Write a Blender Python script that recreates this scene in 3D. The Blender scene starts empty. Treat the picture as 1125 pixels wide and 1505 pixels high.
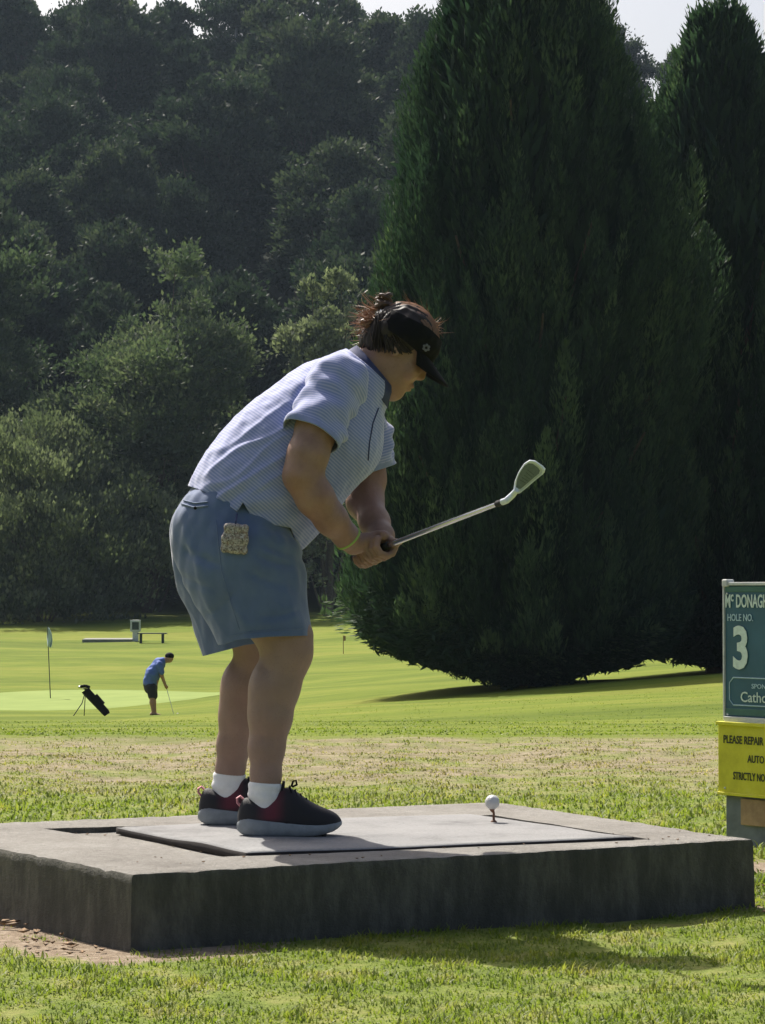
import bpy, bmesh, math
import numpy as np
from mathutils import Vector, Matrix
from mathutils.bvhtree import BVHTree

sc = bpy.context.scene
col = sc.collection
R = math.radians

# ------------------------------------------------------------------ camera
FPX, PW, PH, HORIZON = 3700.0, 1125.0, 1505.0, 870.0      # focal length in photo pixels, photo size, eye level row
CAMZ = 0.87
PITCH = math.atan((HORIZON - PH / 2) / FPX)
cam = bpy.data.cameras.new('camera')
cam.sensor_fit = 'VERTICAL'
cam.sensor_height = 36
cam.lens = 36 * FPX / PH
cam.clip_start = 0.1
cam.clip_end = 6000
cam_ob = bpy.data.objects.new('camera', cam)
col.objects.link(cam_ob)
cam_ob.location = (0, 0, CAMZ)
cam_ob.rotation_euler = (math.pi / 2 + PITCH, 0, 0)
sc.camera = cam_ob

# ------------------------------------------------------------------ sky, sun, exposure
SUN_AZ, SUN_EL = R(-28), R(50)             # azimuth from +Y towards +X
world = bpy.data.worlds.new('World')
sc.world = world
world.use_nodes = True
wn = world.node_tree
sky = wn.nodes.new('ShaderNodeTexSky')
sky.sky_type = 'NISHITA'
sky.sun_disc = False
sky.sun_elevation = SUN_EL
sky.sun_rotation = SUN_AZ % (2 * math.pi)
sky.air_density = 1.0
sky.dust_density = 6.0
sky.ozone_density = 1.0
wn.links.new(sky.outputs[0], wn.nodes['Background'].inputs[0])
wn.nodes['Background'].inputs[1].default_value = 0.092
sun = bpy.data.lights.new('sun', 'SUN')
sun.energy = 5.0
sun.angle = R(0.55)
sun.color = (1.0, 0.95, 0.86)
sun_ob = bpy.data.objects.new('sun', sun)
col.objects.link(sun_ob)
to_sun = Vector((math.sin(SUN_AZ) * math.cos(SUN_EL), math.cos(SUN_AZ) * math.cos(SUN_EL), math.sin(SUN_EL)))
sun_ob.rotation_euler = to_sun.to_track_quat('Z', 'Y').to_euler()
sun_ob.location = (0, 0, 60)
sc.view_settings.view_transform = 'Standard'
sc.view_settings.look = 'None'
sc.view_settings.gamma = 1
sc.view_settings.exposure = 0.58
sc.render.engine = 'CYCLES'
sc.cycles.use_denoising = True
sc.cycles.max_bounces = 8
sc.cycles.diffuse_bounces = 3
sc.cycles.glossy_bounces = 3
sc.cycles.transmission_bounces = 5
sc.cycles.volume_bounces = 0

# ------------------------------------------------------------------ helpers
def at(px, py, Y):
    """World point at depth Y that stands where the photograph shows pixel (px, py)."""
    x, v = (px - PW / 2) / FPX, (PH / 2 - py) / FPX
    dy = math.cos(PITCH) - math.sin(PITCH) * v
    dz = math.sin(PITCH) + math.cos(PITCH) * v
    return np.array((x * Y / dy, Y, CAMZ + dz * Y / dy))

def to_px(P):
    """Photo pixels of world points (n,3)."""
    P = np.asarray(P, float)
    rel = P - np.array((0, 0, CAMZ))
    fw = rel[:, 1] * math.cos(PITCH) + rel[:, 2] * math.sin(PITCH)
    up = -rel[:, 1] * math.sin(PITCH) + rel[:, 2] * math.cos(PITCH)
    return PW / 2 + FPX * rel[:, 0] / fw, PH / 2 - FPX * up / fw

def sstep(a, b, x):
    t = np.clip((np.asarray(x, float) - a) / (b - a), 0, 1)
    return t * t * (3 - 2 * t)

def sines(P, scale, seed, n=10, stretch=None):
    """Smooth pseudo noise, about -1..1: a sum of randomly directed sine waves."""
    r = np.random.default_rng(seed)
    P = np.asarray(P, float)
    if stretch is not None:
        P = P * np.asarray(stretch)
    out = np.zeros(len(P))
    for i in range(n):
        d = r.normal(size=3); d /= np.linalg.norm(d)
        out += np.sin(P @ (d * 2 * math.pi / scale * r.uniform(.6, 1.9)) + r.uniform(0, 6.28))
    return out / (n ** .5) / 1.1

def mesh_np(name, V, F, smooth=False):
    """Mesh from arrays; F is (n,3), (n,4) or a list of such arrays."""
    Fs = F if isinstance(F, list) else [F]
    Fs = [np.asarray(f, np.int32) for f in Fs if len(f)]
    me = bpy.data.meshes.new(name)
    V = np.asarray(V, np.float32)
    me.vertices.add(len(V))
    me.vertices.foreach_set('co', V.ravel())
    idx = np.concatenate([f.ravel() for f in Fs])
    tot = np.concatenate([np.full(len(f), f.shape[1], np.int32) for f in Fs])
    me.loops.add(len(idx))
    me.loops.foreach_set('vertex_index', idx)
    me.polygons.add(len(tot))
    me.polygons.foreach_set('loop_start', np.concatenate(([0], np.cumsum(tot)[:-1])).astype(np.int32))
    if smooth:
        me.polygons.foreach_set('use_smooth', np.ones(len(tot), bool))
    me.update(calc_edges=True)
    me.validate()
    return me

def attr(me, name, vals, domain='POINT'):
    a = me.attributes.new(name, 'FLOAT', domain)
    a.data.foreach_set('value', np.asarray(vals, np.float32))

def link(name, me, mat=None, parent=None, loc=None):
    o = bpy.data.objects.new(name, me)
    col.objects.link(o)
    if mat is not None and me is not None and not me.materials:
        me.materials.append(mat)
    if loc is not None:
        o.location = loc
    if parent is not None:
        o.parent = parent
    return o

def tag(o, label, cat, group=None, kind=None):
    if label: o['label'] = label
    if cat: o['category'] = cat
    if group: o['group'] = group
    if kind: o['kind'] = kind
    return o

def empty(name, loc, label, cat, group=None):
    o = bpy.data.objects.new(name, None)
    o.empty_display_size = .1
    col.objects.link(o)
    o.location = loc
    return tag(o, label, cat, group)

class MB:
    """Collects plain shapes into one mesh."""
    def __init__(s): s.bm = bmesh.new()
    def box(s, c, size, rot=None, bevel=0):
        g = bmesh.ops.create_cube(s.bm, size=1)
        vs = g['verts']
        for v in vs: v.co = Vector((v.co.x * size[0], v.co.y * size[1], v.co.z * size[2]))
        if bevel:
            es = list({e for v in vs for e in v.link_edges})
            r = bmesh.ops.bevel(s.bm, geom=es, offset=bevel, segments=2, affect='EDGES', profile=.5)
            vs = list({v for f in r['faces'] for v in f.verts} | {v for v in vs if v.is_valid})
        M = Matrix.Translation(Vector(c)) @ (rot.to_4x4() if rot is not None else Matrix.Identity(4))
        for v in vs: v.co = M @ v.co
        return s
    def tube(s, pts, radii, n=10, cap=True, flat=1.0):
        pts = [Vector(p) for p in pts]
        if not hasattr(radii, '__len__'): radii = [radii] * len(pts)
        rings, ref = [], None
        for i, p in enumerate(pts):
            t = (pts[min(i + 1, len(pts) - 1)] - pts[max(i - 1, 0)]).normalized()
            if ref is None: ref = Vector((0, 0, 1)) if abs(t.z) < .9 else Vector((0, 1, 0))
            a = (ref - t * ref.dot(t)).normalized(); b = t.cross(a); ref = a
            rings.append([s.bm.verts.new(p + (a * math.cos(k * 2 * math.pi / n) + b * flat * math.sin(k * 2 * math.pi / n)) * radii[i]) for k in range(n)])
        for r0, r1 in zip(rings, rings[1:]):
            for k in range(n): s.bm.faces.new((r0[k], r0[(k + 1) % n], r1[(k + 1) % n], r1[k]))
        if cap:
            s.bm.faces.new(rings[0][::-1]); s.bm.faces.new(rings[-1])
        return s
    def ball(s, c, r, sub=3):
        g = bmesh.ops.create_icosphere(s.bm, subdivisions=sub, radius=1)
        rr = r if hasattr(r, '__len__') else (r, r, r)
        for v in g['verts']: v.co = Vector((v.co.x * rr[0], v.co.y * rr[1], v.co.z * rr[2])) + Vector(c)
        return s
    def prism(s, poly, depth):
        """Polygon (list of 3-D points) pushed along the vector depth."""
        a = [s.bm.verts.new(p) for p in poly]
        b = [s.bm.verts.new(Vector(p) + Vector(depth)) for p in poly]
        n = len(a)
        s.bm.faces.new(a); s.bm.faces.new(b[::-1])
        for k in range(n): s.bm.faces.new((a[(k + 1) % n], a[k], b[k], b[(k + 1) % n]))
        return s
    def build(s, name, mat, parent=None, loc=None, smooth=False):
        bmesh.ops.recalc_face_normals(s.bm, faces=s.bm.faces)
        me = bpy.data.meshes.new(name)
        s.bm.to_mesh(me); s.bm.free()
        if smooth:
            me.polygons.foreach_set('use_smooth', np.ones(len(me.polygons), bool))
            me.set_sharp_from_angle(angle=R(40))
        if parent is not None and loc is None:
            off = parent_origin(parent)
            me.transform(Matrix.Translation(-off))
        return link(name, me, mat, parent, loc)

def parent_origin(o):
    v = Vector((0, 0, 0))
    while o is not None:
        v += o.location; o = o.parent
    return v

def put(name, V, F, mat, parent=None, smooth=True):
    """Arrays in world space -> object, made relative to its parent."""
    V = np.asarray(V, float)
    if parent is not None: V = V - np.array(parent_origin(parent))
    return link(name, mesh_np(name, V, F, smooth), mat, parent)

# ------------------------------------------------------------------ material helper
def new_mat(name):
    m = bpy.data.materials.new(name); m.use_nodes = True
    nt = m.node_tree
    return m, nt, nt.nodes['Principled BSDF']

def node(nt, typ, **kw):
    n = nt.nodes.new(typ)
    for k, v in kw.items():
        if k.startswith('i_'):
            key = k[2:]
            n.inputs[int(key) if key.isdigit() else key].default_value = v
        else: setattr(n, k, v)
    return n

def ramp(nt, fac, stops):
    r = nt.nodes.new('ShaderNodeValToRGB')
    e = r.color_ramp.elements
    while len(e) < len(stops): e.new(.5)
    for el, (p, c) in zip(e, stops):
        el.position = p; el.color = (*c, 1)
    nt.links.new(fac, r.inputs[0])
    return r.outputs[0]

def noise(nt, scale, detail=5, rough=.6, vec=None, out='Fac'):
    n = node(nt, 'ShaderNodeTexNoise', i_Scale=scale, i_Detail=detail, i_Roughness=rough)
    if vec is not None: nt.links.new(vec, n.inputs['Vector'])
    return n.outputs[out]

def mixc(nt, fac, a, b, mode='MIX'):
    n = node(nt, 'ShaderNodeMix', data_type='RGBA', blend_type=mode)
    for sock, val in ((n.inputs[0], fac), (n.inputs[6], a), (n.inputs[7], b)):
        if isinstance(val, (int, float)): sock.default_value = val
        elif isinstance(val, tuple): sock.default_value = (*val, 1)
        else: nt.links.new(val, sock)
    return n.outputs[2]

def math_n(nt, op, a, b=None, c=None, clamp=False):
    n = node(nt, 'ShaderNodeMath', operation=op, use_clamp=clamp)
    for sock, val in zip(n.inputs, (a, b, c)):
        if val is None: continue
        if isinstance(val, (int, float)): sock.default_value = val
        else: nt.links.new(val, sock)
    return n.outputs[0]

def maprange(nt, v, a, b, c=0., d=1.):
    n = node(nt, 'ShaderNodeMapRange', interpolation_type='SMOOTHSTEP')
    nt.links.new(v, n.inputs[0])
    for i, x in enumerate((a, b, c, d)): n.inputs[i + 1].default_value = x
    return n.outputs[0]

def bump(nt, bsdf, height, strength=.3, dist=.01):
    b = node(nt, 'ShaderNodeBump', i_Strength=strength, i_Distance=dist)
    nt.links.new(height, b.inputs['Height'])
    nt.links.new(b.outputs[0], bsdf.inputs['Normal'])

def simple(name, c, rough=.6, var=.25, scale=30, metal=0, bmp=0, bscale=None, spec=.5):
    """A plain material with gentle colour variation and fine relief."""
    m, nt, b = new_mat(name)
    geo = node(nt, 'ShaderNodeNewGeometry')
    f = noise(nt, scale, 5, .65, geo.outputs['Position'])
    lo = tuple(max(0, x * (1 - var)) for x in c); hi = tuple(min(1, x * (1 + var)) for x in c)
    nt.links.new(ramp(nt, f, [(.3, lo), (.7, hi)]), b.inputs['Base Color'])
    b.inputs['Roughness'].default_value = rough
    b.inputs['Metallic'].default_value = metal
    b.inputs['Specular IOR Level'].default_value = spec
    if bmp:
        bump(nt, b, noise(nt, bscale or scale * 4, 4, .6, geo.outputs['Position']), bmp, .004)
    return m

# ------------------------------------------------------------------ distance fields -> continuous surfaces
class Field:
    def __init__(s, lo, hi, h):
        s.lo = np.array(lo, float); s.h = h
        s.n = np.ceil((np.array(hi) - s.lo) / h).astype(int) + 1
        s.d = np.full(s.n, .5, np.float32)
    def _slice(s, lo, hi):
        a = np.clip(np.floor((lo - s.lo) / s.h).astype(int), 0, s.n)
        b = np.clip(np.ceil((hi - s.lo) / s.h).astype(int) + 1, 0, s.n)
        sl = tuple(slice(i, j) for i, j in zip(a, b))
        ax = [np.arange(i, j, dtype=np.float32) * s.h + s.lo[k] for k, (i, j) in enumerate(zip(a, b))]
        return sl, np.meshgrid(*ax, indexing='ij', sparse=True)
    def _mix(s, sl, d, k, sub=False):
        cur = s.d[sl]
        if cur.size == 0: return
        if sub:
            h = np.maximum(k - np.abs(cur + d), 0) / k
            s.d[sl] = np.maximum(cur, -d) + h * h * k * .25
        else:
            h = np.maximum(k - np.abs(cur - d), 0) / k
            s.d[sl] = np.minimum(cur, d) - h * h * k * .25
    def cone(s, a, b, ra, rb, k=.02, ys=1., sub=False):
        """Tapered capsule; ys stretches it across (along Y)."""
        a = np.asarray(a, float); b = np.asarray(b, float)
        m = max(ra, rb) * np.array((1, max(ys, 1), 1)) + k + 2 * s.h
        sl, (X, Y, Z) = s._slice(np.minimum(a, b) - m, np.maximum(a, b) + m)
        ba = b - a; L2 = max(float(ba @ ba), 1e-9)
        px, py, pz = X - a[0], Y - a[1], Z - a[2]
        t = np.clip((px * ba[0] + py * ba[1] + pz * ba[2]) / L2, 0, 1)
        dx, dy, dz = px - t * ba[0], (py - t * ba[1]) / ys, pz - t * ba[2]
        s._mix(sl, np.sqrt(dx * dx + dy * dy + dz * dz) - (ra + (rb - ra) * t), k, sub)
    def chain(s, pts, k=.02, ys=1.):
        """pts: (point, radius) or (point, radius, ys)."""
        for p, q in zip(pts, pts[1:]):
            y = (p[2] + q[2]) / 2 if len(p) > 2 else ys
            s.cone(p[0], q[0], p[1], q[1], k, y)
    def ell(s, c, r, axes=None, k=.02, sub=False):
        c = np.asarray(c, float); r = np.asarray(r, float)
        A = np.eye(3) if axes is None else np.asarray(axes, float)
        m = r.max() + k + 2 * s.h
        sl, (X, Y, Z) = s._slice(c - m, c + m)
        q = [(X - c[0]) * A[i, 0] + (Y - c[1]) * A[i, 1] + (Z - c[2]) * A[i, 2] for i in range(3)]
        k0 = np.sqrt(sum((qi / ri) ** 2 for qi, ri in zip(q, r)))
        k1 = np.sqrt(sum((qi / ri ** 2) ** 2 for qi, ri in zip(q, r)))
        s._mix(sl, k0 * (k0 - 1) / np.maximum(k1, 1e-6), k, sub)
    def mesh(s, smooth=1):
        """Naive surface nets -> vertices, quads."""
        d = s.d; ins = d < 0
        n = np.array(d.shape) - 1
        cnt = np.zeros(n, np.int8)
        for i in (0, 1):
            for j in (0, 1):
                for k in (0, 1):
                    cnt += ins[i:n[0] + i, j:n[1] + j, k:n[2] + k]
        act = (cnt > 0) & (cnt < 8)
        I = np.argwhere(act)
        num = np.full(n, -1, np.int32); num[act] = np.arange(len(I))
        acc = np.zeros((len(I), 3)); w = np.zeros(len(I))
        cor = [(i, j, k) for i in (0, 1) for j in (0, 1) for k in (0, 1)]
        val = {c: d[I[:, 0] + c[0], I[:, 1] + c[1], I[:, 2] + c[2]].astype(float) for c in cor}
        for c in cor:
            for ax in range(3):
                if c[ax] == 0:
                    e = list(c); e[ax] = 1; e = tuple(e)
                    va, vb = val[c], val[e]
                    m = (va < 0) != (vb < 0)
                    t = np.where(m, va / np.where(m, va - vb, 1), 0)
                    p = np.tile(np.array(c, float), (len(I), 1)); p[:, ax] += t
                    acc[m] += p[m]; w += m
        V = s.lo + (I + acc / w[:, None]) * s.h
        Q = []
        for ax in range(3):
            o1, o2 = (ax + 1) % 3, (ax + 2) % 3
            A = [slice(0, None)] * 3; B = [slice(0, None)] * 3
            A[ax] = slice(0, -1); B[ax] = slice(1, None)
            ch = ins[tuple(A)] != ins[tuple(B)]
            E = np.argwhere(ch)
            E = E[(E[:, o1] > 0) & (E[:, o2] > 0) & (E[:, o1] < n[o1]) & (E[:, o2] < n[o2])]
            def cell(d1, d2):
                c = E.copy(); c[:, o1] -= d1; c[:, o2] -= d2
                return num[c[:, 0], c[:, 1], c[:, 2]]
            q = np.stack([cell(1, 1), cell(0, 1), cell(0, 0), cell(1, 0)], 1)
            flip = ~ins[E[:, 0], E[:, 1], E[:, 2]]
            q[flip] = q[flip][:, ::-1]
            Q.append(q)
        Q = np.concatenate(Q)
        for _ in range(smooth):
            V = relax(V, Q)
        return V, Q

def relax(V, Q, f=.5):
    acc = np.zeros_like(V); w = np.zeros(len(V))
    m = Q.shape[1]
    for i in range(m):
        a, b = Q[:, i], Q[:, (i + 1) % m]
        np.add.at(acc, a, V[b]); np.add.at(w, a, 1)
        np.add.at(acc, b, V[a]); np.add.at(w, b, 1)
    return V + (acc / np.maximum(w, 1)[:, None] - V) * f

def normals(V, Q):
    N = np.zeros_like(V)
    fn = np.cross(V[Q[:, 2]] - V[Q[:, 0]], V[Q[:, -1]] - V[Q[:, 1]])
    for i in range(Q.shape[1]): np.add.at(N, Q[:, i], fn)
    return N / np.maximum(np.linalg.norm(N, axis=1), 1e-12)[:, None]

def cut(V, Q, g):
    """Keep the part of the surface where g > 0, with a clean edge."""
    T = np.concatenate([Q[:, [0, 1, 2]], Q[:, [0, 2, 3]]]) if Q.shape[1] == 4 else Q
    s = g > 0
    k = s[T].sum(1)
    out = [T[k == 3]]
    newv, cache = [], {}
    base = len(V)
    def mid(a, b):
        key = (a, b) if a < b else (b, a)
        if key not in cache:
            t = g[a] / (g[a] - g[b])
            cache[key] = base + len(newv)
            newv.append(V[a] + (V[b] - V[a]) * t)
        return cache[key]
    extra = []
    for tri in T[(k == 1) | (k == 2)]:
        tri = list(tri)
        while not (s[tri[0]] != s[tri[1]] and s[tri[0]] != s[tri[2]]): tri = tri[1:] + tri[:1]
        a, b, c = tri
        ab, ac = mid(a, b), mid(a, c)
        if s[a]: extra.append((a, ab, ac))
        else: extra += [(ab, b, c), (ab, c, ac)]
    if extra: out.append(np.array(extra))
    T = np.concatenate(out)
    V = np.concatenate([V, np.array(newv)]) if newv else V
    used = np.unique(T); remap = np.full(len(V), -1); remap[used] = np.arange(len(used))
    return V[used], remap[T]

def shell(o, t):
    m = o.modifiers.new('thickness', 'SOLIDIFY'); m.thickness = t; m.offset = -1
    return o

# ================================================================== SETTING
# ------------------------------------------------------------------ terrain
_gy = np.array([-50, 0, 4, 5.5, 13, 15, 20, 30, 45, 59, 65, 85, 100, 123, 150, 165, 185, 220, 260, 300, 500, 3000.])
_gz = np.array([-.4, -.06, -.03, 0, 0, 0, -.243, -.727, -1.43, -2.03, -2.13, -2.38, -2.10, -1.62, -.83, -.3, 4, 21, 40, 57, 62, 62.])
def gz(X, Y):
    X = np.asarray(X, float); Y = np.asarray(Y, float)
    z = (np.interp(Y - 2, _gy, _gz) + np.interp(Y + 2, _gy, _gz) + 2 * np.interp(Y, _gy, _gz)) / 4
    z = np.where(Y < 17, np.interp(Y, _gy, _gz), z)
    z = z + .073 * (np.clip(X, -5.5, 16) + 5) * sstep(22, 55, Y) * (1 - .6 * sstep(80, 130, Y))
    z = z + (.10 * np.sin(X * .23 + 1.3) * np.sin(Y * .11) + .05 * np.sin(X * .5 + Y * .31)) * sstep(18, 40, Y)
    return z

_ys = np.concatenate([np.linspace(-40, 2, 8), np.arange(2.4, 16, .16), np.geomspace(16.1, 330, 130), np.geomspace(345, 1200, 10)])
_h = np.concatenate([np.arange(0, 4, .2), np.geomspace(4.1, 60, 46), np.geomspace(70, 1100, 12)])
_xs = np.concatenate([-_h[:0:-1], _h])
GX, GY = np.meshgrid(_xs, _ys)
GV = np.stack([GX.ravel(), GY.ravel(), gz(GX, GY).ravel()], 1)
near = (GV[:, 1] < 17)
GV[:, 2] += np.where(near, .012 * sines(GV * (1, 1, 0), 1.1, 5) * sstep(2, 5, GV[:, 1]), 0)
nx, ny = len(_xs), len(_ys)
ii = (np.arange(ny - 1)[:, None] * nx + np.arange(nx - 1)).ravel()
GF = np.stack([ii, ii + 1, ii + nx + 1, ii + nx], 1)

# tee pad corners (near, right, back, left) on the ground; needed for the grass and soil around it
PA, PB, PD, PC = (np.array(p) for p in ((-.605, 6.10), (1.02, 6.96), (.37, 8.2), (-1.42, 7.30)))
PADQ = [PA, PB, PD, PC]
def pad_dist(X, Y):
    """Signed distance to the pad outline (negative inside)."""
    d = np.full(np.shape(X), -9.)
    for a, b in zip(PADQ, PADQ[1:] + PADQ[:1]):
        t = (b - a) / np.linalg.norm(b - a)
        d = np.maximum(d, (X - a[0]) * t[1] - (Y - a[1]) * t[0])
    return d

def turf_color(nt, pos):
    """Grass colour from the place alone: green round the pad, a parched strip behind it, mown fairway beyond."""
    sep = node(nt, 'ShaderNodeSeparateXYZ'); nt.links.new(pos, sep.inputs[0])
    y = sep.outputs['Y']
    n1 = noise(nt, .9, 4, .6, pos)
    n2 = noise(nt, 5.5, 5, .7, pos)
    n3 = noise(nt, 38., 4, .7, pos)
    yw = math_n(nt, 'ADD', y, math_n(nt, 'MULTIPLY_ADD', n1, 4.4, -2.2))
    lush = ramp(nt, n2, [(.22, (.10, .15, .026)), (.48, (.19, .235, .05)), (.74, (.34, .31, .12))])
    dry = ramp(nt, n2, [(.25, (.14, .14, .06)), (.45, (.26, .22, .135)), (.72, (.38, .32, .225))])
    mp = node(nt, 'ShaderNodeMapping'); mp.inputs['Scale'].default_value = (.035, .16, .1)
    nt.links.new(pos, mp.inputs[0])
    band = noise(nt, 1., 3, .55, mp.outputs[0])
    mp2 = node(nt, 'ShaderNodeMapping'); mp2.inputs['Scale'].default_value = (.5, 1.3, .5)
    nt.links.new(pos, mp2.inputs[0])
    patch = noise(nt, 1., 5, .65, mp2.outputs[0])
    fair = ramp(nt, band, [(.36, (.085, .128, .012)), (.5, (.155, .208, .022)), (.62, (.24, .252, .042))])
    fair = mixc(nt, .5, fair, ramp(nt, patch, [(.3, (.08, .115, .012)), (.52, (.155, .20, .022)), (.75, (.27, .255, .06))]))
    pz = maprange(nt, noise(nt, 2.1, 5, .65, pos), .36, .56, .25, 1.)
    c = mixc(nt, math_n(nt, 'MULTIPLY', maprange(nt, yw, 10.3, 12.2), pz), lush, dry)
    c = mixc(nt, maprange(nt, yw, 14.2, 16.5), c, fair)
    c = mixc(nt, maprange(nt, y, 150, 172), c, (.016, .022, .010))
    return mixc(nt, .55, c, ramp(nt, n3, [(.25, (.45, .45, .45)), (.75, (1, 1, 1))]), 'MULTIPLY')

m_ground, nt, b = new_mat('turf')
geo = node(nt, 'ShaderNodeNewGeometry')
pos = geo.outputs['Position']
tc = turf_color(nt, pos)
at_soil = node(nt, 'ShaderNodeAttribute', attribute_name='soil')
ns = noise(nt, 7, 6, .75, pos)
soilm = maprange(nt, math_n(nt, 'ADD', at_soil.outputs['Fac'], math_n(nt, 'MULTIPLY_ADD', ns, .9, -.45)), .42, .62)
soil = ramp(nt, noise(nt, 22, 6, .7, pos), [(.25, (.13, .095, .065)), (.5, (.25, .195, .14)), (.75, (.38, .32, .25))])
tc = mixc(nt, soilm, tc, soil)
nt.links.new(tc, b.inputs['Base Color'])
b.inputs['Roughness'].default_value = .95
b.inputs['Specular IOR Level'].default_value = .1
bump(nt, b, noise(nt, 26, 6, .75, pos), .55, .03)

g_me = mesh_np('ground', GV, GF, True)
pd = pad_dist(GV[:, 0], GV[:, 1])
soil_v = (1 - sstep(.02, np.where(GV[:, 0] < -.35, .42, .30), pd)) * np.where((GV[:, 0] < -.35) & (GV[:, 1] < 7.3), 1., .45) + (1 - sstep(.1, .45, np.hypot(GV[:, 0] - 1.25, GV[:, 1] - 7.9))) * .8
soil_v += (1 - sstep(.05, .32, np.hypot((GV[:, 0] - 1.25) * .8, GV[:, 1] - 7.1))) * .8
attr(g_me, 'soil', np.clip(soil_v, 0, 1))
tag(link('ground', g_me, m_ground), None, None, kind='structure')

# putting green by the far golfer: closely mown, paler
m_green, nt, b = new_mat('putting_green')
geo = node(nt, 'ShaderNodeNewGeometry')
nt.links.new(ramp(nt, noise(nt, .7, 5, .6, geo.outputs['Position']), [(.3, (.165, .225, .05)), (.7, (.215, .275, .068))]), b.inputs['Base Color'])
b.inputs['Roughness'].default_value = .9; b.inputs['Specular IOR Level'].default_value = .15
rr = np.linspace(0, 1, 14); aa = np.linspace(0, 2 * math.pi, 73)[:-1]
wob = 1 + .10 * np.sin(2 * aa + .6) + .05 * np.sin(3 * aa)
X = -9.6 + 4.9 * np.outer(rr, np.cos(aa) * wob); Y = 75.5 + 9.2 * np.outer(rr, np.sin(aa) * wob)
V = np.stack([X.ravel(), Y.ravel(), gz(X, Y).ravel() + .02], 1)
V[-72:, 2] -= .07
k = np.arange(72); F = []
for i in range(13):
    F.append(np.stack([i * 72 + k, i * 72 + (k + 1) % 72, (i + 1) * 72 + (k + 1) % 72, (i + 1) * 72 + k], 1)[:, ::-1])
tag(link('putting_green', mesh_np('putting_green', V, np.concatenate(F), True), m_green), None, None, kind='structure')

# ------------------------------------------------------------------ concrete tee pad with a sunken mat seat
m_conc, nt, b = new_mat('weathered_concrete')
geo = node(nt, 'ShaderNodeNewGeometry'); pos = geo.outputs['Position']
f1 = noise(nt, 3.2, 6, .65, pos); f2 = noise(nt, 60, 5, .7, pos); f3 = noise(nt, 230, 3, .6, pos)
c = ramp(nt, f1, [(.26, (.17, .157, .14)), (.42, (.26, .245, .222)), (.58, (.31, .295, .27)), (.74, (.39, .372, .345))])
c = mixc(nt, .6, c, ramp(nt, f2, [(.3, (.62, .60, .57)), (.62, (1, 1, 1))]), 'MULTIPLY')
c = mixc(nt, .35, c, ramp(nt, f3, [(.32, (.35, .33, .3)), (.5, (1, 1, 1))]), 'MULTIPLY')
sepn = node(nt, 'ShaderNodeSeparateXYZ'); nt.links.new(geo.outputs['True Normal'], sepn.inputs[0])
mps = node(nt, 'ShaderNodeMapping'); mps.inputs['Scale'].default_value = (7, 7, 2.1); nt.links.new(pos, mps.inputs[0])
grime_shade = ramp(nt, noise(nt, 1.3, 6, .75, mps.outputs[0]), [(.25, (.046, .046, .041)), (.5, (.10, .097, .085)), (.75, (.22, .205, .175))])
c = mixc(nt, maprange(nt, sepn.outputs['Z'], .55, .85), grime_shade, c)      # mossy dirt on the upright faces, deepened to paint in their shade
nt.links.new(c, b.inputs['Base Color'])
b.inputs['Roughness'].default_value = .92; b.inputs['Specular IOR Level'].default_value = .2
bump(nt, b, math_n(nt, 'ADD', f2, math_n(nt, 'MULTIPLY', f3, .5)), .85, .011)

ZT, ZF = .19, .174
REC = [np.array(p) for p in ((-.41, 6.49), (.735, 6.945), (.335, 7.70), (-.975, 7.26))]
V, F = [], []
def patch(fn, nu, nv):
    o = len(V)
    for j in range(nv + 1):
        for i in range(nu + 1): V.append(fn(i / nu, j / nv))
    for j in range(nv):
        for i in range(nu):
            a = o + j * (nu + 1) + i
            F.append((a, a + 1, a + nu + 2, a + nu + 1))
for i in range(4):
    a, b2, c2, d2 = PADQ[i], PADQ[(i + 1) % 4], REC[(i + 1) % 4], REC[i]
    cen = sum(PADQ) / 4
    def top(u, v, a=a, b2=b2, c2=c2, d2=d2):
        vv = (0, .015, .05, .2, .4, .6, .8, 1)[int(round(v * 7))]
        p = (a + (b2 - a) * u) * (1 - vv) + (d2 + (c2 - d2) * u) * vv
        return (p[0], p[1], ZT - (.010 if vv == 0 else .002 if vv == .015 else 0))
    patch(top, 90, 7)
    def wall(u, v, a=a, b2=b2):
        p = a + (b2 - a) * u
        p = p + (p - cen) * .008 * v
        return (p[0], p[1], (ZT - .010) * (1 - v) - .12 * v)
    patch(lambda u, v: wall(u, 1 - v), 90, 16)
    def rim(u, v, c2=c2, d2=d2):
        p = d2 + (c2 - d2) * u
        return (p[0], p[1], ZT + (ZF - ZT) * v)
    patch(rim, 90, 1)
def flo(u, v):
    p = (REC[0] * (1 - u) + REC[1] * u) * (1 - v) + (REC[3] * (1 - u) + REC[2] * u) * v
    return (p[0], p[1], ZF)
patch(flo, 90, 90)
me = mesh_np('tee_pad', np.array(V), np.array(F), True)
bm = bmesh.new(); bm.from_mesh(me)
bmesh.ops.remove_doubles(bm, verts=bm.verts, dist=5e-4)
bmesh.ops.recalc_face_normals(bm, faces=bm.faces)
bm.to_mesh(me); bm.free()
co = np.empty(len(me.vertices) * 3, np.float32); me.vertices.foreach_get('co', co); co = co.reshape(-1, 3).astype(float)
edge = np.abs(pad_dist(co[:, 0], co[:, 1]))
up = co[:, 2] > .17
n_lo, n_hi = sines(co, .5, 3), sines(co, .07, 4, 16)
side = (edge < .02)
co[:, 2] += np.where(up, .0007 * n_lo + .0003 * n_hi, 0) + np.where(side & up, np.minimum(.0007 * n_hi - .0006 - .004 * np.clip(sines(co, .11, 14, 14) - .95, 0, 1), .0008), 0)
out = co[:, :2] - np.mean(PADQ, 0); out /= np.linalg.norm(out, axis=1)[:, None]
co[:, :2] += out * np.where(side, .0004 * n_hi + .0007 * n_lo, 0)[:, None]
me.vertices.foreach_set('co', co.astype(np.float32).ravel())
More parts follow.
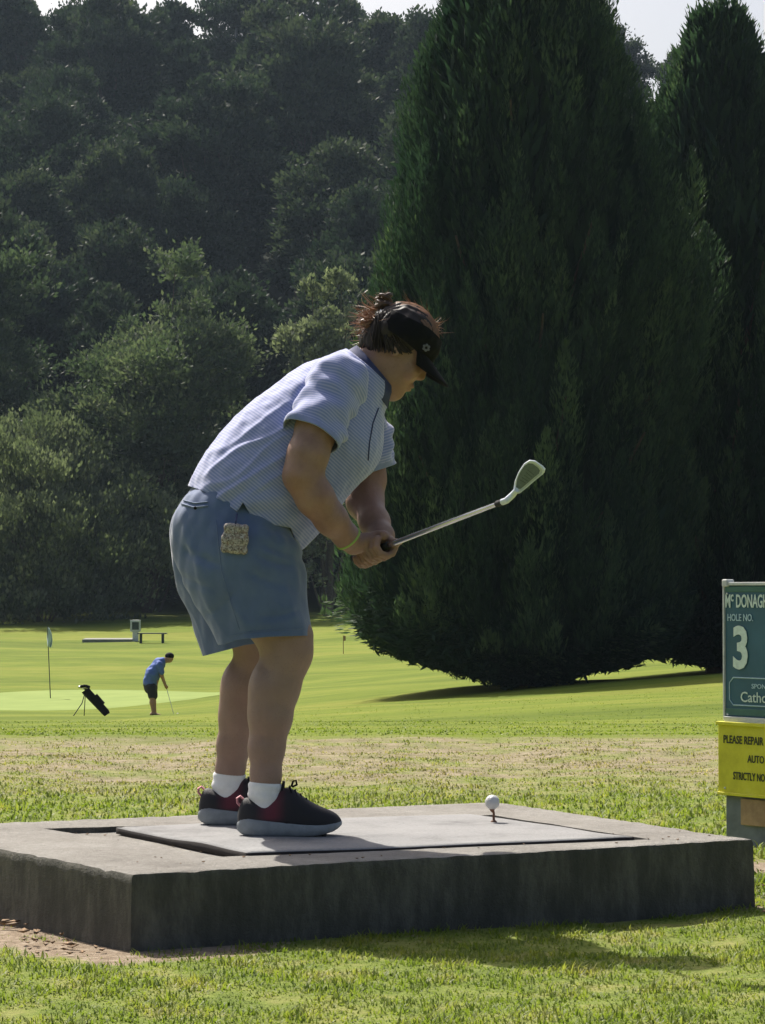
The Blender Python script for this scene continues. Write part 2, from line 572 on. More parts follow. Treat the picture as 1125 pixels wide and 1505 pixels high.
me.set_sharp_from_angle(angle=R(38))
me.materials.append(m_conc)
root = np.array((*np.mean(PADQ, 0), 0))
pad = link('tee_pad', me)
tag(pad, 'low weathered concrete tee slab with a sunken seat for the mat', 'tee pad')

# worn grey rubber mat lying off its seat
m_mat, nt, b = new_mat('worn_grey_mat')
geo = node(nt, 'ShaderNodeNewGeometry'); pos = geo.outputs['Position']
f1 = noise(nt, 4, 5, .65, pos); f2 = noise(nt, 90, 4, .7, pos); f3 = noise(nt, 420, 3, .6, pos)
c = ramp(nt, f1, [(.28, (.175, .173, .172)), (.45, (.255, .252, .25)), (.6, (.28, .277, .275)), (.75, (.36, .355, .35))])
c = mixc(nt, .55, c, ramp(nt, f2, [(.3, (.62, .62, .62)), (.55, (1, 1, 1))]), 'MULTIPLY')
sepn = node(nt, 'ShaderNodeSeparateXYZ'); nt.links.new(geo.outputs['True Normal'], sepn.inputs[0])
c = mixc(nt, maprange(nt, sepn.outputs['Z'], .4, .8), (.035, .03, .028), c)   # sides coloured near black to stand in for their shade
nt.links.new(c, b.inputs['Base Color']); b.inputs['Roughness'].default_value = .9; b.inputs['Specular IOR Level'].default_value = .25
bump(nt, b, math_n(nt, 'ADD', f2, f3), .5, .004)
MQ = [np.array(p) for p in ((-.348, 6.515), (.690, 6.925), (.275, 7.655), (-.764, 7.245))]
V, F = [], []
def msurf(z0, up):
    def fn(u, v):
        p = (MQ[0] * (1 - u) + MQ[1] * u) * (1 - v) + (MQ[3] * (1 - u) + MQ[2] * u) * v
        q = np.array([[p[0], p[1], 0]])
        e = min(u, v, 1 - u, 1 - v)
        return (p[0], p[1], z0 + (.002 * float(sines(q, .5, 9)[0]) - (.004 if e == 0 else 0) if up else 0))
    return fn
patch(msurf(.200, True), 60, 50)
patch(lambda u, v: msurf(ZF + .003, False)(u, 1 - v), 60, 50)
for i in range(4):
    a, b2 = MQ[i], MQ[(i + 1) % 4]
    def ws(u, v, a=a, b2=b2):
        p = a + (b2 - a) * u
        q = np.array([[p[0], p[1], 0]])
        return (p[0], p[1], (ZF + .003) * (1 - v) + (.196 + .002 * float(sines(q, .5, 9)[0])) * v)
    patch(ws, 60 if i % 2 == 0 else 50, 2)
me = mesh_np('tee_mat', np.array(V), np.array(F), False)
bm = bmesh.new(); bm.from_mesh(me); bmesh.ops.remove_doubles(bm, verts=bm.verts, dist=3e-4)
bmesh.ops.recalc_face_normals(bm, faces=bm.faces); bm.to_mesh(me); bm.free()
mat_ob = link('tee_mat', me, m_mat)
tag(mat_ob, 'worn grey rubber mat lying askew on the concrete tee slab', 'mat')

# ------------------------------------------------------------------ turf blades
m_blade, nt, b = new_mat('grass_blades')
geo = node(nt, 'ShaderNodeNewGeometry')
tc = turf_color(nt, geo.outputs['Position'])
ti = node(nt, 'ShaderNodeAttribute', attribute_name='tint')
tc = mixc(nt, 1., tc, ramp(nt, ti.outputs['Fac'], [(0, (.8, .88, .6)), (.5, (1.1, 1.15, .85)), (.86, (1.3, 1.25, 1.0)), (1, (1.5, 1.4, 1.2))]), 'MULTIPLY')
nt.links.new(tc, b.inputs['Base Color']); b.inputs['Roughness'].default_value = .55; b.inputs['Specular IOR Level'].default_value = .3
tr = node(nt, 'ShaderNodeBsdfTranslucent'); nt.links.new(mixc(nt, 1., tc, (1.1, 1.2, .7), 'MULTIPLY'), tr.inputs[0])
mx = node(nt, 'ShaderNodeMixShader', i_0=.5)
nt.links.new(b.outputs[0], mx.inputs[1]); nt.links.new(tr.outputs[0], mx.inputs[2])
nt.links.new(mx.outputs[0], nt.nodes['Material Output'].inputs[0])

def blades(name, X, Y, h, w, seed, label):
    r = np.random.default_rng(seed)
    n = len(X)
    P = np.stack([X, Y, gz(X, Y)], 1)
    clump = sines(P * (1, 1, 0), .22, 11, 14)
    P[:, 2] += .012 * sines(P * (1, 1, 0), 1.1, 5) * sstep(2, 5, P[:, 1]) - .004
    L = h * r.uniform(.45, 1.25, n) * (1 + .45 * clump)
    a = r.uniform(0, 2 * math.pi, n); lean = np.abs(r.normal(.55, .35, n))
    d = np.stack([np.cos(a) * np.sin(lean), np.sin(a) * np.sin(lean), np.cos(lean)], 1)
    wd = np.stack([-np.sin(a), np.cos(a), 0 * a], 1) * (w * r.uniform(.6, 1.3, n))[:, None]
    mid = P + d * (L * .55)[:, None]
    d2 = d + np.stack([np.cos(a), np.sin(a), -.55 + 0 * a], 1) * .55; d2 /= np.linalg.norm(d2, axis=1)[:, None]
    tip = mid + d2 * (L * .5)[:, None]
    V = np.stack([P - wd, P + wd, mid + wd * .75, mid - wd * .75, tip], 1).reshape(-1, 3)
    i = np.arange(n) * 5
    me = mesh_np(name, V, [np.stack([i, i + 1, i + 2, i + 3], 1), np.stack([i + 3, i + 2, i + 4], 1)])
    t = np.clip(r.beta(2, 2.6, n) + .12 * clump, 0, 1)
    attr(me, 'tint', np.concatenate([t, t]), 'FACE')
    o = link(name, me, m_blade)
    return tag(o, label, 'grass', kind='stuff')

def soil_keep(X, Y, r):
    d = pad_dist(X, Y)
    s = (1 - sstep(.02, np.where(X < -.35, .40, .30), d)) * np.where((X < -.35) & (Y < 7.3), 1., .3)
    s = np.maximum(s, (1 - sstep(.05, .32, np.hypot((X - 1.25) * .8, Y - 7.1))) * .8)
    s = np.maximum(s, (1 - sstep(.1, .45, np.hypot(X - 1.25, Y - 7.9))) * .8)
    wob = .35 * sines(np.stack([X, Y, 0 * X], 1), .35, 21)
    return (d > .012) & (r.uniform(0, 1, len(X)) > (s + wob) * 1.5 - .35)
r = np.random.default_rng(7)
n = 92000
Y = r.uniform(4.55, 7.6, n); X = r.uniform(-1, 1, n) * (Y * .153 + .25)
k = soil_keep(X, Y, r)
blades('foreground_grass', X[k], Y[k], .019, .0022, 1, 'short sunlit lawn grass in front of the concrete slab')
n = 120000
Y = 7.0 + 9.6 * r.uniform(0, 1, n) ** 1.05; X = r.uniform(-1, 1, n) * (Y * .155 + .3)
k = soil_keep(X, Y, r) & (pad_dist(X, Y) > .02) & ((Y > 8.2) | (X > .8) | (X < -1.1)) & (Y < 13.2 + 2.2 * r.uniform(0, 1, n))
blades('rough_grass', X[k], Y[k], .027 - .013 * sstep(10.3, 11.8, Y[k]), .0040, 2, 'coarse drying grass behind the concrete slab')
n = 22000
Y = 16 * (48 / 16) ** r.uniform(0, 1, n); X = r.uniform(-1, 1, n) * (Y * .155 + .3)
blades('fairway_grass', X, Y, .014, .007, 3, 'mown fairway grass between the slab and the conifers')

# dead leaves and grit on and beside the slab
m_litter = simple('dead_leaves', (.20, .13, .075), .9, .5, 60)
r = np.random.default_rng(12)
V, F = [], []
spots = []
for _ in range(60):
    t = r.uniform(0, .62); d = abs(r.normal(.10, .06))
    p = PA + (PC - PA) * t + np.array((-.84, -.54)) * d
    spots.append((p[0], p[1], 0.0))
for _ in range(70): spots.append((1.22 + r.normal(0, .09), 7.25 + r.normal(0, .35), 0.0))
for _ in range(26):
    u = r.uniform(.0, 1); p = REC[3] + (REC[0] - REC[3]) * u + np.array((.884, .467)) * r.uniform(.02, .12)
    spots.append((p[0], p[1], ZF))
for _ in range(34):
    u = r.uniform(.0, 1); p = PA + (PB - PA) * u + np.array((-.467, .884)) * r.uniform(.03, .33)
    spots.append((p[0], p[1], ZT))
for (x, y, z) in spots:
    if z == 0 and pad_dist(np.array([x]), np.array([y]))[0] < .015: continue
    s = r.uniform(.006, .02) if z == 0 else r.uniform(.003, .008)
    a = r.uniform(0, 6.3); o = len(V)
    ca, sa = math.cos(a), math.sin(a)
    zz = (float(gz(x, y)) + .012 if z == 0 else z + .003)
    for (lx, ly, lz) in ((-1, 0, 0), (-.2, -.5, .15), (1, 0, .1), (.1, .5, .3)):
        V.append((x + s * (lx * ca - ly * sa), y + s * (lx * sa + ly * ca), zz + s * lz * r.uniform(.5, 1.6)))
    V.append((x, y, zz - s * .25))
    F += [(o, o + 1, o + 2), (o, o + 2, o + 3), (o + 1, o, o + 4), (o + 2, o + 1, o + 4), (o + 3, o + 2, o + 4), (o, o + 3, o + 4)]
tag(link('leaf_litter', mesh_np('leaf_litter', np.array(V), np.array(F)), m_litter), 'dead leaves and grit scattered on and round the concrete slab', 'leaf litter', kind='stuff')

# ================================================================== TREES
def leaf_mat(name, dark, mid, light, trans=.35, gloss=.7):
    m, nt, b = new_mat(name)
    ti = node(nt, 'ShaderNodeAttribute', attribute_name='tint')
    geo = node(nt, 'ShaderNodeNewGeometry')
    oi = node(nt, 'ShaderNodeObjectInfo')
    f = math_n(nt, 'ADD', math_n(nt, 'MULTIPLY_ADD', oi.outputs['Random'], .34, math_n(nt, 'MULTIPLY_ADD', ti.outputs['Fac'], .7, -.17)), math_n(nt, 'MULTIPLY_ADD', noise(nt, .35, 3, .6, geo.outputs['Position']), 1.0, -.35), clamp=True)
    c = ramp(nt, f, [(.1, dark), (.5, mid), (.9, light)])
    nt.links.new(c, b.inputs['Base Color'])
    b.inputs['Roughness'].default_value = gloss; b.inputs['Specular IOR Level'].default_value = .22
    tr = node(nt, 'ShaderNodeBsdfTranslucent')
    nt.links.new(mixc(nt, 1., c, (1.1, 1.25, .8), 'MULTIPLY'), tr.inputs[0])
    mx = node(nt, 'ShaderNodeMixShader', i_0=trans)
    nt.links.new(b.outputs[0], mx.inputs[1]); nt.links.new(tr.outputs[0], mx.inputs[2])
    nt.links.new(mx.outputs[0], nt.nodes['Material Output'].inputs[0])
    return m
m_bark = simple('bark', (.075, .058, .044), .95, .4, 8, bmp=.6, bscale=14)
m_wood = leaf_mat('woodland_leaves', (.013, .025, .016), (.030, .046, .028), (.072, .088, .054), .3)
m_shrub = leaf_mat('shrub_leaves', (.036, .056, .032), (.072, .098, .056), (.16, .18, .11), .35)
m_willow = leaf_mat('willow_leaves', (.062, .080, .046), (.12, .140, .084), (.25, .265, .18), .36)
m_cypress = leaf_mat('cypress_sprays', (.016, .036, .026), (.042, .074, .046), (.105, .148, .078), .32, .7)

def leaves_mesh(name, P, U, W, L, Wd, tint):
    U = U / np.linalg.norm(U, axis=1)[:, None]
    W = W - U * (W * U).sum(1)[:, None]; W /= np.maximum(np.linalg.norm(W, axis=1), 1e-6)[:, None]
    hU, hW = U * (L / 2)[:, None], W * (Wd / 2)[:, None]
    V = np.stack([P - hU, P + hW - hU * .1, P + hU, P - hW - hU * .1], 1).reshape(-1, 3)
    me = mesh_np(name, V, np.arange(len(P) * 4).reshape(-1, 4))
    attr(me, 'tint', np.clip(tint, 0, 1), 'FACE')
    return me

def unit(r, n):
    v = r.normal(size=(n, 3)); return v / np.linalg.norm(v, axis=1)[:, None]

def limbs(base_r, trunk_pts, ends, r):
    mb = MB()
    k = len(trunk_pts)
    mb.tube(trunk_pts, [base_r * (1 - .8 * i / (k - 1)) for i in range(k)], 9)
    for e in ends:
        s = trunk_pts[r.integers(k // 3, k - 1)]
        m = (np.array(s) * .5 + np.array(e) * .5) + np.array((0, 0, -.06 * np.linalg.norm(np.array(e) - s)))
        mb.tube([s, m, e], [base_r * .32, base_r * .2, base_r * .07], 6)
    return mb

def broadleaf(seed, w, h, base, nclump, nleaf, ls, up=.25, droop=0., shape=1., clump=.17):
    """Crown and trunk meshes of a broad-leaved tree standing at the origin; w, h overall size, base = clear stem."""
    r = np.random.default_rng(seed)
    ch = h - base
    D = unit(r, nclump * 3); D = D[D[:, 2] > -.75][:nclump]
    rad = r.uniform(.35, 1, len(D)) ** .45
    lob = 1 + .16 * np.sin(3 * np.arctan2(D[:, 1], D[:, 0]) + seed) + .12 * r.normal(size=len(D))
    taper = np.where(D[:, 2] > 0, 1 - (1 - shape) * D[:, 2], 1)
    C = D * (rad * lob)[:, None] * np.array((w / 2, w / 2, ch / 2)) * np.stack([taper, taper, np.ones(len(D))], 1) * .84
    C[:, 2] += base + ch * .5
    cr = w * clump * r.uniform(.5, 1.5, len(C))
    ns_ = r.integers(6, 12, len(C))                          # every bough splits into twig clusters
    pi_ = np.repeat(np.arange(len(C)), ns_)
    du = unit(r, len(pi_)); du[:, 2] = np.abs(du[:, 2]) * 1.1 - .35
    S = C[pi_] + du * (cr[pi_] * r.uniform(.35, 1.15, len(pi_)))[:, None]
    sr = cr[pi_] * r.uniform(.28, .62, len(pi_))
    per = np.maximum((nleaf * sr ** 2 / (sr ** 2).sum()).astype(int), 4)
    si = np.repeat(np.arange(len(S)), per); ci = pi_[si]; n = len(si)
    d = unit(r, n); d[:, 2] = np.where(d[:, 2] < -.45, -d[:, 2] * .6, d[:, 2])
    q = r.uniform(0, 1, n) ** .4
    P = S[si] + d * (sr[si] * q)[:, None] * np.array((1., 1., 1.05)) * (1 + .3 * r.normal(size=n))[:, None]
    outw = C[ci] - np.array((0, 0, base + ch * .45)); outw /= np.linalg.norm(outw, axis=1)[:, None]
    U = d * .7 + outw * .5 + unit(r, n) * .8 + np.array((0, 0, up - droop))
    N = d + unit(r, n) * .7 + np.array((0, 0, .4))
    W = np.cross(U, N)
    L = ls * r.uniform(.6, 1.5, n); Wd = L * r.uniform(.42, .7, n)
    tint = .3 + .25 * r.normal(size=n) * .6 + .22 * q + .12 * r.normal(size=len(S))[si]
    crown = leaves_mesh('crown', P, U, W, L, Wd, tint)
    tp = [(0, 0, -.6), (0, 0, base * .5), (w * .015, w * .01, base + ch * .15), (w * .02, -w * .01, base + ch * .45), (0, 0, base + ch * .75)]
    trunk = limbs(max(.12, h * .018), tp, [C[i] for i in r.choice(len(C), min(14, len(C)), replace=False)], r)
    bmesh.ops.recalc_face_normals(trunk.bm, faces=trunk.bm.faces)
    tme = bpy.data.meshes.new('trunk'); trunk.bm.to_mesh(tme); trunk.bm.free()
    tme.materials.append(m_bark)
    return crown, tme

def plant(name, proto, mat, x, y, sc_, rz, label, cat, group=None, z=None):
    crown, trunk = proto
    o = empty(name, (x, y, float(gz(x, y)) if z is None else z), label, cat, group)
    o.scale = sc_ if hasattr(sc_, '__len__') else (sc_,) * 3
    o.rotation_euler.z = rz
    c = link('crown', crown, mat, o); t = link('trunk', trunk, m_bark, o)
    return o
X_AT = lambda px, Y: (px - PW / 2) / FPX * Y

# --- wooded hillside: four kinds of crown, each tree an object of its own
W_PROTO = [broadleaf(s, w, 21, 4, nc, 55000, .38, shape=sh, clump=.14) for s, w, nc, sh in ((31, 10.5, 70, .62), (32, 12, 85, .75), (33, 8.5, 60, .5), (34, 11, 75, .68))]
r = np.random.default_rng(40)
def wood_label(ri, x, y):
    """Tell the hillside trees apart by height on the slope and by what they stand above."""
    px = PW / 2 + x / y * FPX
    if px > 850: return 'distant treetop of the wood between the two cypresses'
    lvl = ('foot', 'foot', 'lower slope', 'middle slope', 'upper slope', 'skyline', 'skyline', 'crest')[ri]
    side = 'above the left edge shrubs' if px < 130 else 'above the rounded tree' if px < 330 else 'behind the golfer' if px < 520 else 'beside the big cypress'
    return 'dark tree on the hill\'s %s %s' % (lvl, side)
rows = [(183, 8), (197, 8), (211, 7.8), (226, 7.6), (242, 7.2), (257, 6.8), (272, 6.8), (289, 6.4)]
cnt_w = 0
for ri, (Y0, dx) in enumerate(rows):
    half = PW / 2 / FPX * Y0
    xs = np.arange(-half - 5, X_AT(640, Y0) + 3, dx)
    if 3 <= ri <= 6: xs = np.concatenate([xs, np.arange(X_AT(905, Y0), half + 1, dx)])
    for x in xs:
        x = x + r.uniform(-3, 3); y = Y0 + r.uniform(-6.5, 6.5)
        s = r.uniform(.78, 1.22)
        if ri in (5, 6): s *= .95
        if ri == 7: s *= .66
        pxt = PW / 2 + x / y * FPX
        if ri >= 5 and 262 < pxt < 350: s *= .80
        elif ri >= 5 and 410 < pxt < 680: s *= 1.12
        if x > 8: s *= .70
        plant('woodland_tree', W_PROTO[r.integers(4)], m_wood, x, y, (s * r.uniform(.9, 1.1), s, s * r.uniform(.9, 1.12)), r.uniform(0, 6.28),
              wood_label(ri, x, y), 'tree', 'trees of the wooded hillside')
        cnt_w += 1

for px_, Y_ in ((96, 232), (70, 222)):
    plant('woodland_tree', W_PROTO[1], m_wood, X_AT(px_, Y_), Y_, (1.05, 1.05, 1.1), px_, wood_label(3 if Y_ < 230 else 4, X_AT(px_, Y_), Y_), 'tree', 'trees of the wooded hillside')
U_PROTO = [broadleaf(s_, 9, 6.5, -1.0, 40, 16000, .34, shape=.85, clump=.17) for s_ in (45, 46)]
for k, x in enumerate(np.arange(-30, 8, 5.2)):
    plant('understorey_shrub', U_PROTO[k % 2], m_wood, x + r.uniform(-1, 1), 172 + r.uniform(-2, 2), (1.1, 1.1, r.uniform(.9, 1.5)), r.uniform(0, 6.28),
          'low dark shrub in the shade at the foot of the wood', 'shrub', 'shrubs along the foot of the wood')

ORD = ('first', 'second', 'third', 'fourth', 'fifth', 'sixth', 'seventh', 'eighth', 'ninth', 'tenth', 'eleventh', 'twelfth', 'thirteenth', 'fourteenth', 'fifteenth', 'sixteenth', 'seventeenth', 'eighteenth', 'nineteenth', 'twentieth')
by_label = {}
for o in col.objects:
    if o.get('group'): by_label.setdefault(o['label'], []).append(o)
for lab, obs in by_label.items():
    if len(obs) > 1:
        for k, o in enumerate(sorted(obs, key=lambda o: o.location.x / o.location.y)):
            o['label'] = '%s, %s from left' % (lab, ORD[min(k, 19)])

# --- shrubs and small trees in front of the wood
def own_tree(name, seed, px0, px1, ptop, Y, label, mat, nleaf, ls, base=.6, cat='shrub', **kw):
    x = X_AT((px0 + px1) / 2, Y); w = (px1 - px0) / FPX * Y
    z0 = float(gz(x, Y)); h = at(0, ptop, Y)[2] - z0
    p = broadleaf(seed, w, h, base, kw.pop('nclump', 60), nleaf, ls, **kw)
    return plant(name, p, mat, x, Y, 1, 0, label, cat)
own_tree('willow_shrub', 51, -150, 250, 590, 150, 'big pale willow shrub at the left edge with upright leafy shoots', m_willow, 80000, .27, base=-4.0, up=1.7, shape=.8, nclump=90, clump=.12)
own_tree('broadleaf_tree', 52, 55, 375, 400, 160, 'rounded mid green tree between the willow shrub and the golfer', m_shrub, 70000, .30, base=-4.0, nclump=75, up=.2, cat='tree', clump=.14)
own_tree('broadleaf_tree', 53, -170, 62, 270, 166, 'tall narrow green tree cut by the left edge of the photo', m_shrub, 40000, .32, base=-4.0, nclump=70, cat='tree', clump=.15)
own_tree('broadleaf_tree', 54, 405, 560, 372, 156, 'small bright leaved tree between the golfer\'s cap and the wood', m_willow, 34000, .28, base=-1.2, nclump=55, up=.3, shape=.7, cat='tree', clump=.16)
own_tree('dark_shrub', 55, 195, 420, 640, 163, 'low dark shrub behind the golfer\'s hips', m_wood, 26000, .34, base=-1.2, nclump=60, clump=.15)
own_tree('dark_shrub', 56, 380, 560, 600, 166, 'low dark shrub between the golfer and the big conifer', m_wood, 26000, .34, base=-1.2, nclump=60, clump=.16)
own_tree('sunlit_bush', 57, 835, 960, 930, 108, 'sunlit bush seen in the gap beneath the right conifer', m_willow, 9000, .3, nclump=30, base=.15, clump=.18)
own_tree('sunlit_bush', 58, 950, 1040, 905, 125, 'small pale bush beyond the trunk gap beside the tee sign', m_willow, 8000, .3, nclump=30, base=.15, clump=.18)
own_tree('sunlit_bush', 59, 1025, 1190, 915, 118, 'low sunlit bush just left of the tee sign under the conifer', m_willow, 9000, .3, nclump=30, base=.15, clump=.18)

# --- the two cypresses
def cypress(seed, h, prof, ncol, nspray, skirt, tipfan=.28):
    """Upright cypress of many narrow plumes. prof: (height fraction, radius) outline; skirt(angle) = underside height."""
    r = np.random.default_rng(seed)
    hf = np.array([p[0] for p in prof]); pr = np.array([p[1] for p in prof])
    P, U, W, L, T = [], [], [], [], []
    def rad(z, a):
        return np.interp(z / h, hf, pr) * (1 + .14 * np.cos(a) * sstep(.3 * h, .6 * h, z) + .09 * np.sin(3 * a + z * .45 + seed) + .06 * np.sin(7 * a - z * 1.1))
    zz = np.linspace(.06, 1, 400); cdf = np.cumsum(np.interp(zz, hf, pr) + .35); cdf /= cdf[-1]
    tot = 0
    for i in range(ncol):
        a = i * 2.39996 + r.uniform(-.4, .4)
        zt = h * np.interp((i + r.uniform(0, 1)) / ncol if i % 2 else r.uniform(0, 1), cdf, zz)
        if i < 5: zt = h * (1 - .012 * i)
        zt = max(zt, skirt(a) + .9)
        spire = 5 <= i < 5 + ncol // 16                        # stout leaders standing proud of the rest
        ln = min(r.uniform(4.0, 7.5) if spire else r.uniform(1.2, 3.8), zt - skirt(a)); zb = zt - ln
        w0 = r.uniform(.42, .72) if spire else (.15 + .080 * ln) * r.uniform(.75, 1.25)
        n = max(int(nspray * ln * w0 / (ncol * 1.3)), 20)
        s = r.uniform(0, 1, n) ** .85                          # 0 base .. 1 tip of this plume
        z = zb + ln * s
        lift = r.uniform(.25, .6) if spire else r.uniform(-.30, .18)
        Rax = rad(z, a) * (.80 + .16 * s) + lift * s ** 2
        if i < 5: Rax = Rax * .5
        pw = w0 * np.sin(np.pi * np.clip(s * .86 + .14, 0, 1)) ** .75 + .02
        t = r.uniform(0, 2 * math.pi, n); q = r.uniform(.1, 1, n) ** .5
        P.append(np.stack([np.cos(a) * Rax + np.cos(t) * pw * q, np.sin(a) * Rax + np.sin(t) * pw * q, z], 1))
        u = np.stack([np.cos(t) * tipfan + np.cos(a) * .18, np.sin(t) * tipfan + np.sin(a) * .18, np.ones(n)], 1) + r.normal(0, .22, (n, 3))
        low = z < skirt(a) + .8
        u[low] = u[low] * (1, 1, .2) + np.array((math.cos(a) * .7, math.sin(a) * .7, -.3))
        U.append(u)
        W.append(np.stack([-np.sin(t), np.cos(t), 0 * t], 1) + r.normal(0, .5, (n, 3)))
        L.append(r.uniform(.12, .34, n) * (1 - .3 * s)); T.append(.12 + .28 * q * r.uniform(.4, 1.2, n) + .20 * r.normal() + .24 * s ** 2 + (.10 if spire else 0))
    # filling: scattered sprays deeper inside so that the crown is closed
    n = nspray // 5
    z = r.uniform(.07, .93, n) * h; a = r.uniform(0, 6.283, n)
    Rr = np.interp(z / h, hf, pr) * r.uniform(.3, .85, n)
    ok = z > np.array([skirt(x) for x in a]) + .3
    P.append(np.stack([np.cos(a) * Rr, np.sin(a) * Rr, z], 1)[ok]); m = int(ok.sum())
    U.append(np.stack([np.cos(a[ok]) * .5, np.sin(a[ok]) * .5, np.ones(m)], 1) + r.normal(0, .3, (m, 3)))
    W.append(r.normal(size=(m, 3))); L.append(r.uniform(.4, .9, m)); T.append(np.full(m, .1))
    n = nspray // 6                                          # low boughs closing the skirt
    a = r.uniform(0, 6.283, n); sk = np.array([skirt(x) for x in a])
    fr_ = r.uniform(.12, .97, n)
    z = .10 + (sk - .10) * fr_ ** 1.5 + r.uniform(0, 1, n) ** 1.4 * 1.6
    Rr = np.interp(z / h, hf, pr) * fr_
    P.append(np.stack([np.cos(a) * Rr, np.sin(a) * Rr, z], 1))
    U.append(np.stack([np.cos(a) * .9, np.sin(a) * .9, .1 + 0 * a], 1) + r.normal(0, .45, (n, 3)))
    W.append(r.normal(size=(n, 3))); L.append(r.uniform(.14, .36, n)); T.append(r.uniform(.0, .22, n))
    P, U, W, L, T = map(np.concatenate, (P, U, W, L, T))
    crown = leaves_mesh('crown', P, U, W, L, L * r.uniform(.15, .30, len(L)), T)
    tr = MB().tube([(0, 0, -.8), (0, 0, .4), (.05, 0, h * .3), (0, 0, h * .92)], [h * .028, h * .021, h * .014, .03], 10)
    for k in range(26):
        a = k * 2.4; z0 = r.uniform(.03, .55) * h; Rr = np.interp(z0 / h + .12, hf, pr)
        tr.tube([(0, 0, z0), (math.cos(a) * Rr * .5, math.sin(a) * Rr * .5, z0 + .3), (math.cos(a) * Rr * .9, math.sin(a) * Rr * .9, z0 + h * .13)], [.12, .08, .025], 5)
    bmesh.ops.recalc_face_normals(tr.bm, faces=tr.bm.faces)
    tme = bpy.data.meshes.new('trunk'); tr.bm.to_mesh(tme); tr.bm.free(); tme.materials.append(m_bark)
    return crown, tme
def sk1(a):    # underside height round the big cypress: close to the ground by the stem, higher to the left and right
    return .12 + .95 * max(0, math.cos(a - math.pi)) ** 2 + .85 * max(0, math.cos(a)) ** 2 + .10 * math.sin(5 * a) + .13 * math.sin(11 * a) + .09 * math.sin(23 * a)
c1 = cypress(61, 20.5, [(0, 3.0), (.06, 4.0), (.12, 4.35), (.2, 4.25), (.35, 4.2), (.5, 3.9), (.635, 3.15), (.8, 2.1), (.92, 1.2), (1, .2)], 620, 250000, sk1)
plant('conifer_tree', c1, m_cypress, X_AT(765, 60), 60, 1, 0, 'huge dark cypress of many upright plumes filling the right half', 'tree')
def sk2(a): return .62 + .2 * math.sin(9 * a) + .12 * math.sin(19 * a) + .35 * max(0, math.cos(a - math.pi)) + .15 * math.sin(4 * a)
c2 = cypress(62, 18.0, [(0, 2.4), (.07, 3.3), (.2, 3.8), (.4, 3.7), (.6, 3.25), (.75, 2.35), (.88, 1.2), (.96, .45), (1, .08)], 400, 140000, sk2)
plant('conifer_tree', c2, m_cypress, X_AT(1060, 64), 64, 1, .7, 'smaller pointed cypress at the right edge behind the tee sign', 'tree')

# ------------------------------------------------------------------ summer haze
hz_b = MB().box((0, 560, 40), (2600, 1400, 90))
hz_o = hz_b.build('haze', None, None)
m_haze = bpy.data.materials.new('haze'); m_haze.use_nodes = True
nt = m_haze.node_tree; nt.nodes.remove(nt.nodes['Principled BSDF'])
pv = node(nt, 'ShaderNodeVolumePrincipled'); pv.inputs['Color'].default_value = (.62, .80, 1, 1)
pv.inputs['Density'].default_value = .00011; pv.inputs['Anisotropy'].default_value = .35
nt.links.new(pv.outputs[0], nt.nodes['Material Output'].inputs['Volume'])
hz_o.data.materials.append(m_haze)
tag(hz_o, 'thin bluish summer haze over the course', 'haze', kind='stuff')

# ================================================================== THE GOLFER ON THE TEE
m_skin, nt, b = new_mat('skin')
geo = node(nt, 'ShaderNodeNewGeometry'); pos = geo.outputs['Position']
c = ramp(nt, noise(nt, 22, 5, .6, pos), [(.3, (.20, .108, .082)), (.7, (.315, .19, .148))])
c = mixc(nt, .35, c, ramp(nt, noise(nt, 7, 3, .5, pos), [(.35, (.33, .16, .125)), (.65, (.28, .19, .15))]))
sepz = node(nt, 'ShaderNodeSeparateXYZ'); nt.links.new(pos, sepz.inputs[0])
c = mixc(nt, maprange(nt, sepz.outputs['Z'], .72, .92), mixc(nt, .45, c, (.30, .215, .18)), c)
frk = node(nt, 'ShaderNodeTexVoronoi', i_Scale=150.); nt.links.new(pos, frk.inputs['Vector'])
c = mixc(nt, math_n(nt, 'MULTIPLY', maprange(nt, frk.outputs['Distance'], .28, .12), maprange(nt, noise(nt, 14, 3, .6, pos), .45, .6, 0., .35)), c, (.17, .075, .05))
nt.links.new(c, b.inputs['Base Color']); b.inputs['Roughness'].default_value = .52; b.inputs['Specular IOR Level'].default_value = .4
b.inputs['Subsurface Weight'].default_value = .12; b.inputs['Subsurface Radius'].default_value = (.012, .005, .003); b.inputs['Subsurface Scale'].default_value = .6
bump(nt, b, math_n(nt, 'ADD', noise(nt, 350, 3, .6, pos), math_n(nt, 'MULTIPLY', noise(nt, 45, 4, .6, pos), 1.6)), .28, .003)

m_shirt, nt, b = new_mat('striped_polo')
st = node(nt, 'ShaderNodeAttribute', attribute_name='stripe')
wv = math_n(nt, 'SINE', math_n(nt, 'MULTIPLY', st.outputs['Fac'], 2 * math.pi / .0080))
geo = node(nt, 'ShaderNodeNewGeometry'); pos = geo.outputs['Position']
c = ramp(nt, math_n(nt, 'MULTIPLY_ADD', wv, .5, .5), [(.3, (.325, .345, .59)), (.7, (.18, .225, .48))])
cu = node(nt, 'ShaderNodeAttribute', attribute_name='cuff')
c = mixc(nt, cu.outputs['Fac'], c, (.19, .23, .42))
nt.links.new(c, b.inputs['Base Color']); b.inputs['Roughness'].default_value = .75; b.inputs['Sheen Weight'].default_value = .5; b.inputs['Specular IOR Level'].default_value = .25
bump(nt, b, math_n(nt, 'ADD', noise(nt, 40, 4, .6, pos), math_n(nt, 'MULTIPLY', noise(nt, 600, 2, .5, pos), .3)), .25, .006)

